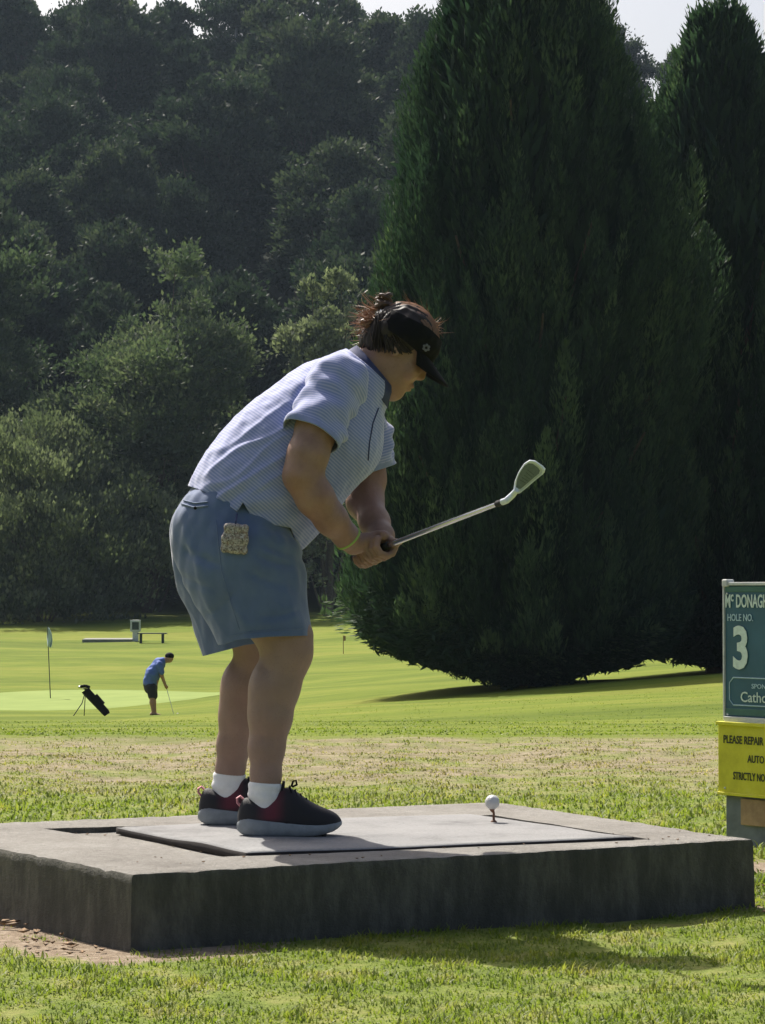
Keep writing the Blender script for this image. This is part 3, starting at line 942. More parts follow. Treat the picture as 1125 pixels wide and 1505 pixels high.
m_shorts, nt, b = new_mat('grey_blue_cotton')
geo = node(nt, 'ShaderNodeNewGeometry'); pos = geo.outputs['Position']
c = ramp(nt, noise(nt, 9, 5, .6, pos), [(.3, (.088, .125, .235)), (.7, (.118, .162, .285))])
nt.links.new(c, b.inputs['Base Color']); b.inputs['Roughness'].default_value = .85; b.inputs['Sheen Weight'].default_value = .35; b.inputs['Specular IOR Level'].default_value = .2
bump(nt, b, math_n(nt, 'ADD', noise(nt, 30, 4, .6, pos), math_n(nt, 'MULTIPLY', noise(nt, 700, 2, .5, pos), .3)), .22, .006)

m_navy = simple('navy_trim_shade', (.035, .045, .12), .8, .15, 40)  # navy cloth; on the collar this tone is painted shade
m_hair = simple('auburn_hair', (.016, .009, .007), .65, .5, 90)
m_strand, nt, b = new_mat('hair_strands')
b.inputs['Base Color'].default_value = (.28, .16, .10, 1); b.inputs['Roughness'].default_value = .35
tr = node(nt, 'ShaderNodeBsdfTranslucent'); tr.inputs[0].default_value = (.42, .22, .12, 1)
mx = node(nt, 'ShaderNodeMixShader', i_0=.35); nt.links.new(b.outputs[0], mx.inputs[1]); nt.links.new(tr.outputs[0], mx.inputs[2])
nt.links.new(mx.outputs[0], nt.nodes['Material Output'].inputs[0])
m_black = simple('black_cloth', (.006, .006, .008), .85, .2, 60, bmp=.2, spec=.2)
m_white = simple('white_cotton', (.74, .74, .76), .85, .06, 60, bmp=.3, bscale=300)
m_eye = simple('eye_white', (.7, .68, .66), .2, .05)
m_iris = simple('iris', (.05, .03, .02), .2, .1)
m_lip = simple('lips', (.36, .13, .10), .5, .1)
m_lime = simple('lime_silicone', (.30, .42, .08), .5, .08)

YN, YF, YC = 6.94, 7.28, 7.11
groot = empty('person', (-.24, YC, .20), 'golfer in striped lilac polo and grey blue shorts bent over the tee', 'person')

# head frame: bowed well forward, turned a little away
f0 = np.array((.755, .12, -.656)); f0 /= np.linalg.norm(f0)
s0 = np.cross(f0, np.array((.656, 0, .755))); s0 /= np.linalg.norm(s0)      # towards the viewer side
u0 = np.cross(s0, f0)
HC = at(590, 511, YC)
HX = np.stack([f0, s0, u0])                                 # rows: forward, side, up
hp = lambda f, s, u: HC + f0 * f + s0 * s + u0 * u
near_sign = 1 if s0[1] < 0 else -1

def A(px, py, Y): return at(px, py, Y)
legN = [(A(345, 810, 7.0), .11), (A(395, 890, 6.985), .095), (A(419, 938, 6.975), .075), (A(422, 962, 6.97), .066), (A(407, 1010, 6.965), .062), (A(398, 1055, 6.96), .057),
        (A(392, 1100, 6.955), .048), (A(391, 1140, 6.95), .040), (A(389, 1168, 6.95), .038), (A(391, 1185, 6.95), .032)]
legF = [(A(335, 810, 7.2), .11), (A(362, 890, 7.24), .095), (A(379, 938, 7.26), .073), (A(380, 962, 7.265), .064), (A(363, 1008, 7.27), .060), (A(352, 1055, 7.275), .056),
        (A(344, 1095, 7.28), .047), (A(339, 1130, 7.285), .040), (A(335, 1155, 7.29), .038), (A(336, 1170, 7.29), .032)]
armN = [(A(488, 578, 6.955), .060), (A(466, 630, 6.90), .056), (A(453, 668, 6.875), .054), (A(445, 699, 6.87), .051), (A(463, 731, 6.88), .050), (A(487, 763, 6.91), .043), (A(509, 788, 6.945), .033), (A(520, 799, 6.96), .029)]
armF = [(A(520, 588, 7.26), .060), (A(540, 650, 7.30), .056), (A(541, 705, 7.29), .050), (A(537, 738, 7.255), .051), (A(551, 768, 7.17), .041), (A(562, 787, 7.11), .031), (A(562, 795, 7.085), .029)]

Fb = Field((-.66, 6.72, .20), (.20, 7.50, 1.80), .0042)
for lg_ in (legN, legF): Fb.chain([(p_, r_, 1. if i_ < 6 else .86) for i_, (p_, r_) in enumerate(lg_)], .02)
Fb.ell(A(388, 1022, 6.965), (.040, .052, .085), k=.03); Fb.ell(A(345, 1020, 7.27), (.038, .052, .085), k=.03)   # calves
Fb.ell(A(441, 957, 6.962), (.027, .036, .036), k=.022); Fb.ell(A(398, 957, 7.262), (.027, .036, .036), k=.022)
Fb.ell(A(432, 985, 6.962), (.022, .026, .02), k=.02)
for sx_ in (-1, 1): Fb.ell(A(413, 975, 6.97 + sx_ * .052), (.018, .012, .05), k=.02, sub=False)  # kneecaps
Fb.cone(A(345, 785, YC), A(372, 735, YC), .13, .135, .05, 1.15); Fb.cone(A(372, 735, YC), A(430, 670, YC), .135, .135, .05, 1.1)
Fb.cone(A(430, 670, YC), A(488, 605, YC), .135, .115, .05, 1.2); Fb.cone(A(488, 605, YC), A(525, 560, YC), .115, .062, .04, 1.3)
Fb.chain(armN, .022); Fb.chain(armF, .022)
Fb.cone(A(528, 556, YC), hp(-.03, 0, -.055), .062, .056, .03)           # neck
# head
Fb.ell(hp(-.012, 0, .035), (.092, .073, .090), HX, .02)
Fb.ell(hp(.030, 0, -.030), (.062, .060, .080), HX, .03)                  # face
Fb.ell(hp(.030, 0, -.085), (.052, .048, .034), HX, .03)                  # jaw
Fb.ell(hp(.070, 0, -.108), (.020, .022, .018), HX, .03)                  # chin
Fb.ell(hp(.03, 0, -.118), (.045, .04, .022), HX, .03)                    # soft underside of the chin
Fb.cone(hp(.084, 0, .010), hp(.099, 0, -.024), .008, .0098, .012)        # nose bridge to tip
for q in (-1, 1):
    Fb.ell(hp(.093, q * .011, -.031), (.010, .0085, .008), HX, .008)     # nostril wings
    Fb.ell(hp(.082, q * .033, .005), (.014, .017, .010), HX, .012, sub=True)   # eye sockets
    Fb.ell(hp(.074, q * .030, .020), (.012, .026, .008), HX, .014)       # brow
    Fb.ell(hp(.062, q * .043, -.035), (.020, .020, .020), HX, .02)       # cheek
    Fb.ell(hp(-.010, q * .072, -.016), (.015, .007, .026), HX, .005)    # ear
    Fb.ell(hp(-.006, q * .0785, -.012), (.007, .004, .013), HX, .004, sub=True)
Fb.ell(hp(.093, 0, -.062), (.010, .022, .006), HX, .008); Fb.ell(hp(.091, 0, -.074), (.010, .019, .007), HX, .008)   # lips
Fb.ell(hp(.103, 0, -.068), (.012, .022, .0016), HX, .004, sub=True)

# hands closed round the grip (finer grid, joined to the arms at the wrists)
VB, QB = Fb.mesh(1)
hc_ = A(548, 806, 7.03)
Fb = Field(hc_ - np.array((.125, .20, .11)), hc_ + np.array((.125, .20, .12)), .0023)
for am in (armN, armF):
    Fb.cone(am[-2][0] * .6 + am[-1][0] * .4, am[-1][0], (am[-2][1] * .6 + am[-1][1] * .4) + .0012, am[-1][1] + .0012, .01)
G0 = A(562, 805, 6.955); HOS = A(741, 737, 6.47)
ga = (HOS - G0) / np.linalg.norm(HOS - G0)
gu = np.array((0, 0, 1.)); gu -= ga * (gu @ ga); gu /= np.linalg.norm(gu)
gs = np.cross(ga, gu)
if gs[1] > 0: gs = -gs                                       # gs points to the viewer side
gp = lambda t, ang, rad: G0 + ga * t + (gu * math.cos(ang) + gs * math.sin(ang)) * rad
def fist(t0, a0, turn, wrist, palm_a, thumb_t):
    """Four fingers wrapped round the grip from angle a0, palm on the side palm_a, thumb laid along the shaft."""
    lens = (.95, 1.0, .95, .82)
    for i in range(4):
        t = t0 + (1.5 - i) * .0212
        end = turn * 4.3 * lens[i]
        ang = [a0 + end * k / 6 for k in range(7)]
        rads = [.033, .0335, .0315, .0285, .026, .024, .0225]
        pts = [gp(t + .002 * k, a_, rd) for k, (a_, rd) in enumerate(zip(ang, rads))]
        rr = [.0104, .0100, .0096, .0092, .0088, .0082, .0072]
        for k in range(6): Fb.cone(pts[k], pts[k + 1], rr[k], rr[k + 1], .0012)
        Fb.ell(pts[0], (.0112, .0112, .0112), k=.003); Fb.ell(pts[3], (.0104, .0104, .0104), k=.002)
    pc = [gp(t0 + x, palm_a, .030) for x in (.032, .005, -.028)]
    Fb.cone(pc[0], pc[1], .015, .0165, .006); Fb.cone(pc[1], pc[2], .0165, .016, .006)
    Fb.cone(pc[1], wrist, .0185, .027, .010); Fb.cone(pc[2], wrist, .017, .026, .010)
    th = [gp(t0 - .005, palm_a - turn * .5, .034), gp(t0 + .022, palm_a - turn * 1.1, .029), gp(t0 + .048, palm_a - turn * 1.45, .0245), gp(t0 + .068, palm_a - turn * 1.5, .0225)]
    for k, (r1, r2) in enumerate(((.0150, .0125), (.0125, .0110), (.0110, .0088))): Fb.cone(th[k], th[k + 1], r1, r2, .006)
fist(-.012, .95, 1, armN[-1][0], .15, .06)                   # right hand, nearer the head of the club
fist(-.090, -.9, -1, armF[-1][0], .1, .06)                  # left hand, nearer the butt
VH, QH = Fb.mesh(0)
V = np.concatenate([VB, VH]); Q = np.concatenate([QB, QH + len(VB)])
body = put('body', V, Q, m_skin, groot)
del Fb

for q in (-1, 1):
    e = MB().ball(hp(.0725, q * .032, .005), .0125, 3).build('eye', m_eye, groot, smooth=True)
    MB().ball(hp(.0815, q * .0325, .003), .0062, 2).build('iris', m_iris, e, smooth=True)

# ---- shorts: seat and two wide legs, open at the hems
def wrinkle(V, Q, fn):
    return V + normals(V, Q) * fn(V)[:, None]
Fs = Field((-.70, 6.75, .50), (.02, 7.50, 1.22), .0058)
Fs.cone(A(352, 770, YC), A(366, 738, YC), .166, .155, .05, 1.08)
Fs.cone(A(331, 788, 7.00), A(356, 830, 6.985), .150, .158, .05, .78)
Fs.cone(A(356, 830, 6.985), A(403, 965, 6.97), .160, .120, .05, .85)
Fs.cone(A(329, 785, 7.20), A(338, 835, 7.225), .150, .146, .05, .78)
Fs.cone(A(338, 835, 7.225), A(369, 985, 7.265), .146, .117, .05, .85)
V, Q = Fs.mesh(2)
def fshorts(P):
    px, py = to_px(P)
    # long soft folds falling from the seat to the hem, drag lines at the hip
    rid = 1 - np.abs(sines(P, .20, 73, 6, (1, .6, .38)))
    w = .003 * sines(P, .16, 71, 9, (1, 1, .35)) + .0045 * np.clip(rid - .55, 0, 1) + .0016 * sines(P, .05, 72, 9, (1, .7, .5))
    for x0_, y0_, x1_, y1_, wd_, am_ in ((372, 812, 448, 838, 6, -.007), (360, 835, 440, 872, 7, -.005), (262, 800, 330, 838, 6, -.006), (256, 838, 318, 872, 6, -.005), (300, 905, 352, 872, 6, -.005), (378, 905, 450, 900, 5, -.004), (330, 850, 362, 930, 6, .005), (420, 850, 432, 925, 6, .005), (270, 770, 300, 850, 6, .005)):
        dx_, dy_ = x1_ - x0_, y1_ - y0_; ll = math.hypot(dx_, dy_)
        tt = ((px - x0_) * dx_ + (py - y0_) * dy_) / ll ** 2
        dd = ((px - x0_) * dy_ - (py - y0_) * dx_) / ll + 3 * np.sin(tt * 5)
        w += am_ * np.exp(-(dd / wd_) ** 2) * sstep(-.1, .25, tt) * (1 - sstep(.7, 1.1, tt))
    w += .006 * np.exp(-((px - (285 + (py - 800) * .30)) / 9) ** 2) * sstep(770, 840, py)     # ridge of the near leg's back edge
    w -= .007 * np.exp(-((py - (800 + (px - 385) * .35)) / 7) ** 2) * sstep(370, 400, px)      # creases at the front of the hip
    w -= .006 * np.exp(-((py - (772 + (px - 385) * .30)) / 6) ** 2) * sstep(380, 410, px)
    w -= .005 * np.exp(-((py - (927 - (px - 385) * .06)) / 5) ** 2) * np.exp(-((px - 385) / 30) ** 2)
    return w
V = wrinkle(V, Q, fshorts)
px, py = to_px(V)
hemN = np.interp(px, [300, 330, 352, 395, 460], [951, 947, 940, 936, 934]) - py
hemF = np.interp(px, [290, 304, 360, 440], [966, 963, 948, 938]) - py
leg_mid = 7.095
g = np.where(V[:, 1] < leg_mid, hemN, hemF)
waist = (A(372, 728, YC) - V) @ np.array((.62, 0, .78))
V, T = cut(V, Q, np.minimum(g / 520, waist))
shorts = shell(put('shorts', V, T, m_shorts, groot), .004)
sh_bvh = BVHTree.FromPolygons([Vector(v) for v in V], [tuple(t) for t in T])

def on_surface(bvh, px, py, lift, Y0=6.2):
    """Point on a garment seen at this photo pixel, lifted off the cloth."""
    o = Vector((0, 0, CAMZ)); p = Vector(at(px, py, Y0)); d = (p - o).normalized()
    h = bvh.ray_cast(p, d)
    if h[0] is None: return None
    n = h[1] if h[1].dot(d) < 0 else -h[1]
    return h[0] + n * lift

def strip(name, pts, width, mat, parent, bvh, lift=.0015):
    """Raised seam or welt following the cloth through the given photo points."""
    dense = []
    for (a, b_) in zip(pts, pts[1:]):
        for k in range(8): dense.append((a[0] + (b_[0] - a[0]) * k / 8, a[1] + (b_[1] - a[1]) * k / 8))
    dense.append(pts[-1])
    P = [on_surface(bvh, *p, lift) for p in dense]
    P = [p for p in P if p is not None]
    if len(P) < 3: return None
    return MB().tube(P, width, 6).build(name, mat, parent, smooth=True)
strip('pocket_welt', [(268, 741), (285, 746), (306, 744)], .0028, m_shorts, shorts, sh_bvh)
strip('pocket_welt', [(271, 736), (288, 740), (306, 738)], .0022, m_shorts, shorts, sh_bvh)
strip('side_seam', [(318, 765), (326, 840), (352, 925)], .0014, m_shorts, shorts, sh_bvh, .0004)
strip('hem_stitching', [(336, 936), (360, 930), (400, 926), (450, 924)], .0012, m_shorts, shorts, sh_bvh, .0004)
p = on_surface(sh_bvh, 288, 747, .002)
if p is not None: MB().ball(p, (.005, .003, .005), 2).build('button', m_black, shorts, smooth=True)

# ---- polo shirt: torso, sleeves, collar opening, split hem
Fp = Field((-.66, 6.70, .80), (.22, 7.52, 1.62), .0055)
Fp.cone(A(352, 768, YC), A(386, 722, YC), .176, .184, .05, 1.2)
Fp.cone(A(386, 722, YC), A(432, 668, YC), .184, .181, .05, 1.14)
Fp.cone(A(432, 668, YC), A(484, 606, YC), .181, .148, .05, 1.12)
Fp.cone(A(484, 606, YC), A(520, 566, YC), .148, .100, .05, 1.25)
Fp.cone(A(520, 566, YC), A(541, 541, YC), .094, .078, .03, 1.05)
Fp.ell(A(520, 655, YC), (.075, .15, .095), k=.06)           # bust
V, Q = Fp.mesh(2)
def fshirt(P):
    px, py = to_px(P)
    along = (px * .64 - py * .77); across = (px * .77 + py * .64)
    w = .0024 * sines(P, .17, 81, 9) + .0011 * sines(P, .06, 82, 10)
    # drag folds from the waist up towards the arm
    for c_, off, amp in ((0, 0, 1), (22, 8, .8), (46, -6, .9), (70, 5, .6), (-24, 0, .7)):
        ln = (py - (700 - c_)) + (px - 370) * .62 + off * np.sin(px * .05)
        w += .0062 * amp * np.exp(-(ln / 5.0) ** 2) * sstep(290, 330, px) * (1 - sstep(415, 450, px))
    # sleeve creases
    for c_ in (0, 16, 30):
        ln = (py - (590 + c_)) + (px - 455) * .55
        w += .005 * np.exp(-(ln / 5) ** 2) * np.exp(-((px - 458) / 24) ** 2)
    # armhole groove
    ln = np.hypot((px - 492) / 1.0, (py - 600) / 1.25) - 50
    w -= .006 * np.exp(-(ln / 4.5) ** 2) * ((px < 462) & (P[:, 1] < 7.02))
    # loose cloth bunching above the hem
    w += .004 * np.sin((px * .6 + py) * .17 + 2 * np.sin(px * .04)) * sstep(690, 740, py) * (1 - sstep(430, 450, px))
    return w
V = wrinkle(V, Q, fshirt)
px, py = to_px(V)
hx = [230, 268, 300, 330, 349, 357.5, 374, 400, 428, 437, 447, 500]
hy = [700, 711, 722, 738, 752, 738, 766, 771, 776, 800, 812, 812]
gh = (np.interp(px, hx, hy) - py) / 520
gn = (A(537, 546, YC) - V) @ np.array((.66, 0, .75)) + .012                      # neck opening
VT, TT = cut(V, Q, np.minimum(gh, gn))
parts = [(VT, TT, VT[:, 0] * .64 + VT[:, 2] * .77 + .05 * (VT[:, 1] - YC), np.zeros(len(VT)))]
def sleeve(p0, p1, hem, r0, r1, seed, flip):
    Fq = Field(np.minimum(p0, p1) - .16, np.maximum(p0, p1) + .16, .005)
    ax = (p1 - p0) / np.linalg.norm(p1 - p0)
    Fq.cone(p0 - ax * .02, p1, r0, r1, .02)
    V, Q = Fq.mesh(2)
    q = (V - p0) @ ax
    perp = (V - p0) - np.outer(q, ax)
    ang = np.arctan2(perp[:, 1], perp @ np.cross(ax, (0, 1, 0)))
    w = .0045 * np.sin(ang * 3 + q * 60) * sstep(.0, .06, q) + .004 * sines(V, .07, seed, 9) + .003 * np.sin((q * 1.0 + ang * .02) * 170) * np.maximum(0, np.cos(ang - .6)) * sstep(.02, .07, q)
    w += .012 * sstep(.06, .14, q)                           # flares towards the hem
    V = V + normals(V, Q) * w[:, None]
    qh = (V - hem) @ ax
    V, T = cut(V, Q, -qh)
    qh = (V - hem) @ ax
    parts.append((V, T, qh, (qh > -.017).astype(float)))
sleeve(A(494, 572, 6.965), A(448, 660, 6.872), A(457, 643, 6.885), .086, .064, 83, 1)
sleeve(A(522, 580, 7.255), A(548, 705, 7.298), A(549, 688, 7.298), .082, .058, 84, -1)
o_ = np.cumsum([0] + [len(p_[0]) for p_ in parts])
V = np.concatenate([p_[0] for p_ in parts]); T = np.concatenate([p_[1] + o for p_, o in zip(parts, o_)])
shirt = put('polo_shirt', V, T, m_shirt, groot)
attr(shirt.data, 'stripe', np.concatenate([p_[2] for p_ in parts])); attr(shirt.data, 'cuff', np.concatenate([p_[3] for p_ in parts]))
shell(shirt, .0035)
sp_bvh = BVHTree.FromPolygons([Vector(v) for v in V], [tuple(t) for t in T])

# collar: a turned band standing round the neck, its shade painted in navy, and the open placket below the throat
cc = A(540, 548, YC); na = np.array((.64, .0, .77)); na /= np.linalg.norm(na)
e1 = np.array((.77, 0, -.64)); e2 = np.array((0, 1., 0))
Vc, Fc = [], []
nseg = 40
for i in range(nseg + 1):
    a = -2.75 + 5.5 * i / nseg                               # opens at the throat (+e1)
    d = e1 * -math.cos(a) + e2 * math.sin(a)
    front = (1 - math.cos(a)) / 2
    r0 = .072 + .006 * front
    base = cc + d * r0 + na * (-.006 - .035 * front) + e1 * .012 * front
    top = cc + d * (r0 - .004) + na * (.036 - .03 * front) + e1 * .012 * front
    fold = cc + d * (r0 + .016 + .006 * front) + na * (-.008 - .034 * front) + e1 * .014 * front
    Vc += [base, top, top + d * .005 + na * .003, fold]
for i in range(nseg):
    o = i * 4
    for k in range(3): Fc.append((o + k, o + k + 1, o + k + 5, o + k + 4))
collar = put('collar', np.array(Vc), np.array(Fc), m_navy, shirt)
shell(collar, .002)
strip('placket', [(556, 600), (548, 622), (543, 650), (541, 676)], .0018, m_navy, shirt, sp_bvh)

# ---- socks, shoes
m_sole = simple('grey_foam_sole', (.22, .24, .255), .7, .15, 50, bmp=.2)
m_tread = simple('black_rubber_tread', (.02, .02, .022), .8, .2, 50)
m_upper, nt, b = new_mat('dark_knit_upper')
rd = node(nt, 'ShaderNodeAttribute', attribute_name='red')
c = mixc(nt, rd.outputs['Fac'], (.010, .010, .014), (.13, .016, .032))
nt.links.new(c, b.inputs['Base Color']); b.inputs['Roughness'].default_value = .7
geo = node(nt, 'ShaderNodeNewGeometry'); bump(nt, b, noise(nt, 500, 3, .6, geo.outputs['Position']), .5, .003)
m_pink = simple('pink_webbing', (.55, .22, .25), .7, .1)
sx = np.array([0, .006, .016, .03, .045, .062, .08, .10, .118, .132, .15, .168, .19, .215, .24, .26, .273, .279])
sh_top = np.array([.060, .085, .103, .100, .093, .087, .090, .105, .124, .132, .124, .110, .094, .080, .070, .062, .052, .042])
sole_t = np.array([.036, .046, .049, .049, .047, .045, .043, .041, .039, .038, .036, .034, .033, .032, .033, .036, .038, .040])
sole_b = np.array([.016, .008, .004, .002, 0, 0, 0, 0, 0, 0, 0, 0, .001, .003, .008, .014, .021, .029])
half_w = np.array([.012, .022, .029, .037, .040, .0415, .0415, .041, .0405, .039, .042, .0445, .0465, .047, .044, .036, .025, .009])
def shoe(px_heel, Y, far):
    x0 = X_AT(px_heel, Y); z0 = .2005
    root = groot
    n = 22
    Vu, red = [], []
    for i, x in enumerate(sx):
        H = sh_top[i] - sole_t[i] + .004
        for k in range(n):
            a = math.pi * k / (n - 1)
            ca, sa = math.cos(a), math.sin(a)
            wv_ = half_w[i] * (abs(ca) ** .62) * (1 if ca > 0 else -1) * (.98 - .12 * (H > .05) * sa ** 3)
            Vu.append((x0 + x, Y + wv_, z0 + sole_t[i] - .004 + H * sa ** .75))
            hgt = sole_t[i] + H * sa ** .75
            red.append(float(np.clip(1.15 - abs(x - .092) / .036, 0, 1) * (hgt > .052)))
    m = len(sx)
    Fu = [(i * n + k, (i + 1) * n + k, (i + 1) * n + k + 1, i * n + k + 1) for i in range(m - 1) for k in range(n - 1)]
    Fu = np.array(Fu)
    up = put('shoe', np.array(Vu), Fu, m_upper, root)
    attr(up.data, 'red', np.clip(red, 0, 1))
    ss = up.modifiers.new('round', 'SUBSURF'); ss.levels = 1; ss.render_levels = 1
    shell(up, .003)
    # sole: bevelled side wall
    prof = ((-.002, 0.), (.003, .18), (.0045, .5), (.002, .85), (-.001, 1.0))
    ring = []
    for sgn, order in ((1, range(m)), (-1, range(m - 1, -1, -1))):
        for i in order: ring.append((i, sgn))
    Vs = []
    for (off, t) in prof:
        for (i, sgn) in ring:
            z = sole_b[i] + (sole_t[i] - sole_b[i]) * t
            dx = -.004 if i == 0 else (.004 if i == m - 1 else 0)
            Vs.append((x0 + sx[i] + dx * (1 + 50 * off), Y + sgn * (half_w[i] + .003 + off), z0 + z))
    L = len(ring)
    Fq = [(j * L + k, j * L + (k + 1) % L, (j + 1) * L + (k + 1) % L, (j + 1) * L + k) for j in range(len(prof) - 1) for k in range(L)]
    Fc_ = [(k, k + 1, L - 2 - k, L - 1 - k) for k in range(m - 1)]
    o4 = (len(prof) - 1) * L
    Fd = [(o4 + L - 1 - k, o4 + L - 2 - k, o4 + k + 1, o4 + k) for k in range(m - 1)]
    so = put('sole', np.array(Vs), np.array(Fq + Fc_ + Fd), m_sole, up)
    bmx = bmesh.new(); bmx.from_mesh(so.data); bmesh.ops.recalc_face_normals(bmx, faces=bmx.faces); bmx.to_mesh(so.data); bmx.free()
    tr_ = MB()
    for k, xx in enumerate(np.linspace(.03, .235, 9)):
        tr_.box((x0 + xx, Y, z0 + .0012), (.012, .066, .003))
    tr_.build('tread', m_tread, up)
    # laces, tongue tip, heel loop
    for k, (xx, hh) in enumerate(((.140, .131), (.155, .121), (.170, .110), (.186, .098))):
        MB().tube([(x0 + xx + .006, Y - .026, z0 + hh - .013), (x0 + xx, Y - .012, z0 + hh + .001), (x0 + xx, Y, z0 + hh + .004), (x0 + xx, Y + .012, z0 + hh + .001), (x0 + xx + .006, Y + .026, z0 + hh - .013)], .0026, 6).build('lace', m_black, up, smooth=True)
    MB().tube([(x0 + .145, Y - .004, z0 + .135), (x0 + .150, Y - .012, z0 + .150), (x0 + .158, Y - .018, z0 + .152), (x0 + .160, Y - .014, z0 + .140), (x0 + .148, Y - .002, z0 + .134)], .003, 6).build('lace_bow', m_black, up, smooth=True)
    MB().tube([(x0 + .120, Y, z0 + .112), (x0 + .121, Y, z0 + .132), (x0 + .124, Y, z0 + .149)], [.018, .017, .012], 10, flat=.32).build('tongue', m_upper, up, smooth=True)
    MB().tube([(x0 + .010, Y, z0 + .075), (x0 - .004, Y, z0 + .090), (x0 - .005, Y, z0 + .102), (x0 + .004, Y, z0 + .108), (x0 + .012, Y, z0 + .100)], .0035, 7, flat=2.2).build('heel_loop', m_pink, up, smooth=True)
    return up
shoe(352, YN + .01, False); shoe(295, YF + .01, True)
for ch, y0, y1 in ((legN, 1150, 1190), (legF, 1135, 1176)):
    Y = ch[-1][0][1]
    a0, a1 = ch[-3][0], ch[-1][0]
    Vk = []
    for t in np.linspace(0, 1, 12):
        py_ = y0 + (y1 - y0) * t
        cy_ = [to_px([c_[0]])[1][0] for c_ in ch]
        xs_ = np.interp(py_, cy_, [to_px([c_[0]])[0][0] for c_ in ch])
        rad = np.interp(py_, cy_, [c_[1] for c_ in ch]) + .0065 + .0014 * math.sin(t * 15) - (.003 if t == 0 else 0)
        c0 = at(xs_, py_, Y)
        for k in range(28):
            a = k * 2 * math.pi / 28
            Vk.append(c0 + np.array((math.cos(a) * (rad + .004 * t), math.sin(a) * rad * .90, -.003 * math.cos(a))))
    Fk = [(i * 28 + k, i * 28 + (k + 1) % 28, (i + 1) * 28 + (k + 1) % 28, (i + 1) * 28 + k) for i in range(11) for k in range(28)]
    put('sock', np.array(Vk), np.array(Fk)[:, ::-1], m_white, groot)

# ---- cap, hair
Fh = Field(HC - .22, HC + .24, .0035)
Fh.ell(hp(-.014, 0, .034), (.096, .080, .088), HX, .02)
Fh.ell(hp(-.066, 0, .000), (.050, .070, .062), HX, .03)
Fh.ell(hp(-.075, 0, -.038), (.032, .056, .036), HX, .03)
V, Q = Fh.mesh(1)
rel = (V - HC) @ HX.T
w = .0012 * np.sin(rel[:, 1] * 420 + rel[:, 2] * 60 + 2 * np.sin(rel[:, 0] * 60)) + .002 * sines(rel, .05, 91)
V = V + normals(V, Q) * w[:, None]
rel = (V - HC) @ HX.T
V, T = cut(V, Q, np.where(rel[:, 0] < .024, rel[:, 2] - .78 * rel[:, 0] + .036, rel[:, 2] - .03))
hair = put('hair', V, T, m_hair, groot)
# locks swept back over the ear and up from the nape
Vl, Fl_ = [], []
rl = np.random.default_rng(96)
bn = at(564, 443, YC)
for q in (-1, 1):
    for _ in range(95):
        t = rl.uniform(0, 1)
        p0 = hp(.026 - .088 * t + rl.normal(0, .003), q * (.0775 - .03 * max(0, t - .5)), .002 - .066 * t + rl.normal(0, .004))
        p3 = hp(-.108 + rl.normal(0, .006), q * (.028 + .012 * rl.normal()), .030 + rl.normal(0, .012))
        p1 = p0 * .62 + p3 * .38 + s0 * q * .016 - u0 * .006; p2 = p0 * .25 + p3 * .75 + s0 * q * .016
        o = len(Vl); w_ = rl.uniform(.0016, .0036)
        for i in range(11):
            s_ = i / 10
            p = p0 * (1 - s_) ** 3 + p1 * 3 * s_ * (1 - s_) ** 2 + p2 * 3 * s_ ** 2 * (1 - s_) + p3 * s_ ** 3
            ww = w_ * (.3 + .7 * math.sin(math.pi * (.12 + .8 * s_)))
            for k in range(4): Vl.append(p + (u0 * math.cos(k * 1.571) + s0 * math.sin(k * 1.571)) * ww)
        for i in range(10):
            for k in range(4): Fl_.append((o + i * 4 + k, o + i * 4 + (k + 1) % 4, o + i * 4 + 4 + (k + 1) % 4, o + i * 4 + 4 + k))
put('swept_locks', np.array(Vl), np.array(Fl_), m_hair, hair)['kind'] = 'stuff'
# messy bun: a coil of hair standing on the crown
bn = at(564, 443, YC)
coil = MB()
for k in range(5):
    ph = k * 1.26
    pts = []
    for i in range(15):
        a = i / 14 * 5.4 + ph
        tilt = .35 * math.sin(ph * 2)
        pts.append(bn + np.array((math.cos(a) * (.018 + .003 * math.sin(3 * a)), math.sin(a) * .019, math.sin(a + ph) * .010 * tilt * 3 + (k - 2) * .0065)))
    coil.tube(pts, [.004 + .0045 * math.sin(math.pi * i / 14) for i in range(15)], 7)
coil.ball(bn, (.017, .018, .017), 2)
coil.build('bun', simple('bun_hair', (.065, .032, .019), .55, .5, 90), hair, smooth=True)
MB().tube([at(560, 458, YC) + np.array((math.cos(a) * .013, math.sin(a) * .015, .004 * math.cos(a))) for a in np.linspace(0, 2 * math.pi, 14)], .004, 6).build('hair_tie', m_black, hair, smooth=True)
# loose strands
r = np.random.default_rng(95)
Vs, Fs_ = [], []
def strand(p0, d0, L, w, curl, n=6):
    p = np.array(p0, float); d = np.array(d0, float); d /= np.linalg.norm(d)
    side = np.cross(d, r.normal(size=3)); side /= np.linalg.norm(side)
    up_ = np.cross(side, d); o = len(Vs)
    cdir = r.normal(size=3)
    for i in range(n + 1):
        t = i / n; ww = w * (1 - .85 * t)
        for k in range(3):
            a = k * 2.094
            Vs.append(p + (side * math.cos(a) + up_ * math.sin(a)) * ww)
        d = d + cdir * curl * (.6 + r.uniform(0, .8)) / n; d /= np.linalg.norm(d)
        p = p + d * L / n
    for i in range(n):
        for k in range(3): Fs_.append((o + i * 3 + k, o + i * 3 + (k + 1) % 3, o + i * 3 + 3 + (k + 1) % 3, o + i * 3 + 3 + k))
for _ in range(64):
    s = r.uniform(-1, 1)
    p0 = at(550 + r.normal(0, 5), 477 + r.normal(0, 12), YC + s * .05)
    strand(p0, np.array((-1, s * .3, r.normal(.15, .4))), r.uniform(.05, .085), r.uniform(.0026, .0046), 1.7, 10)
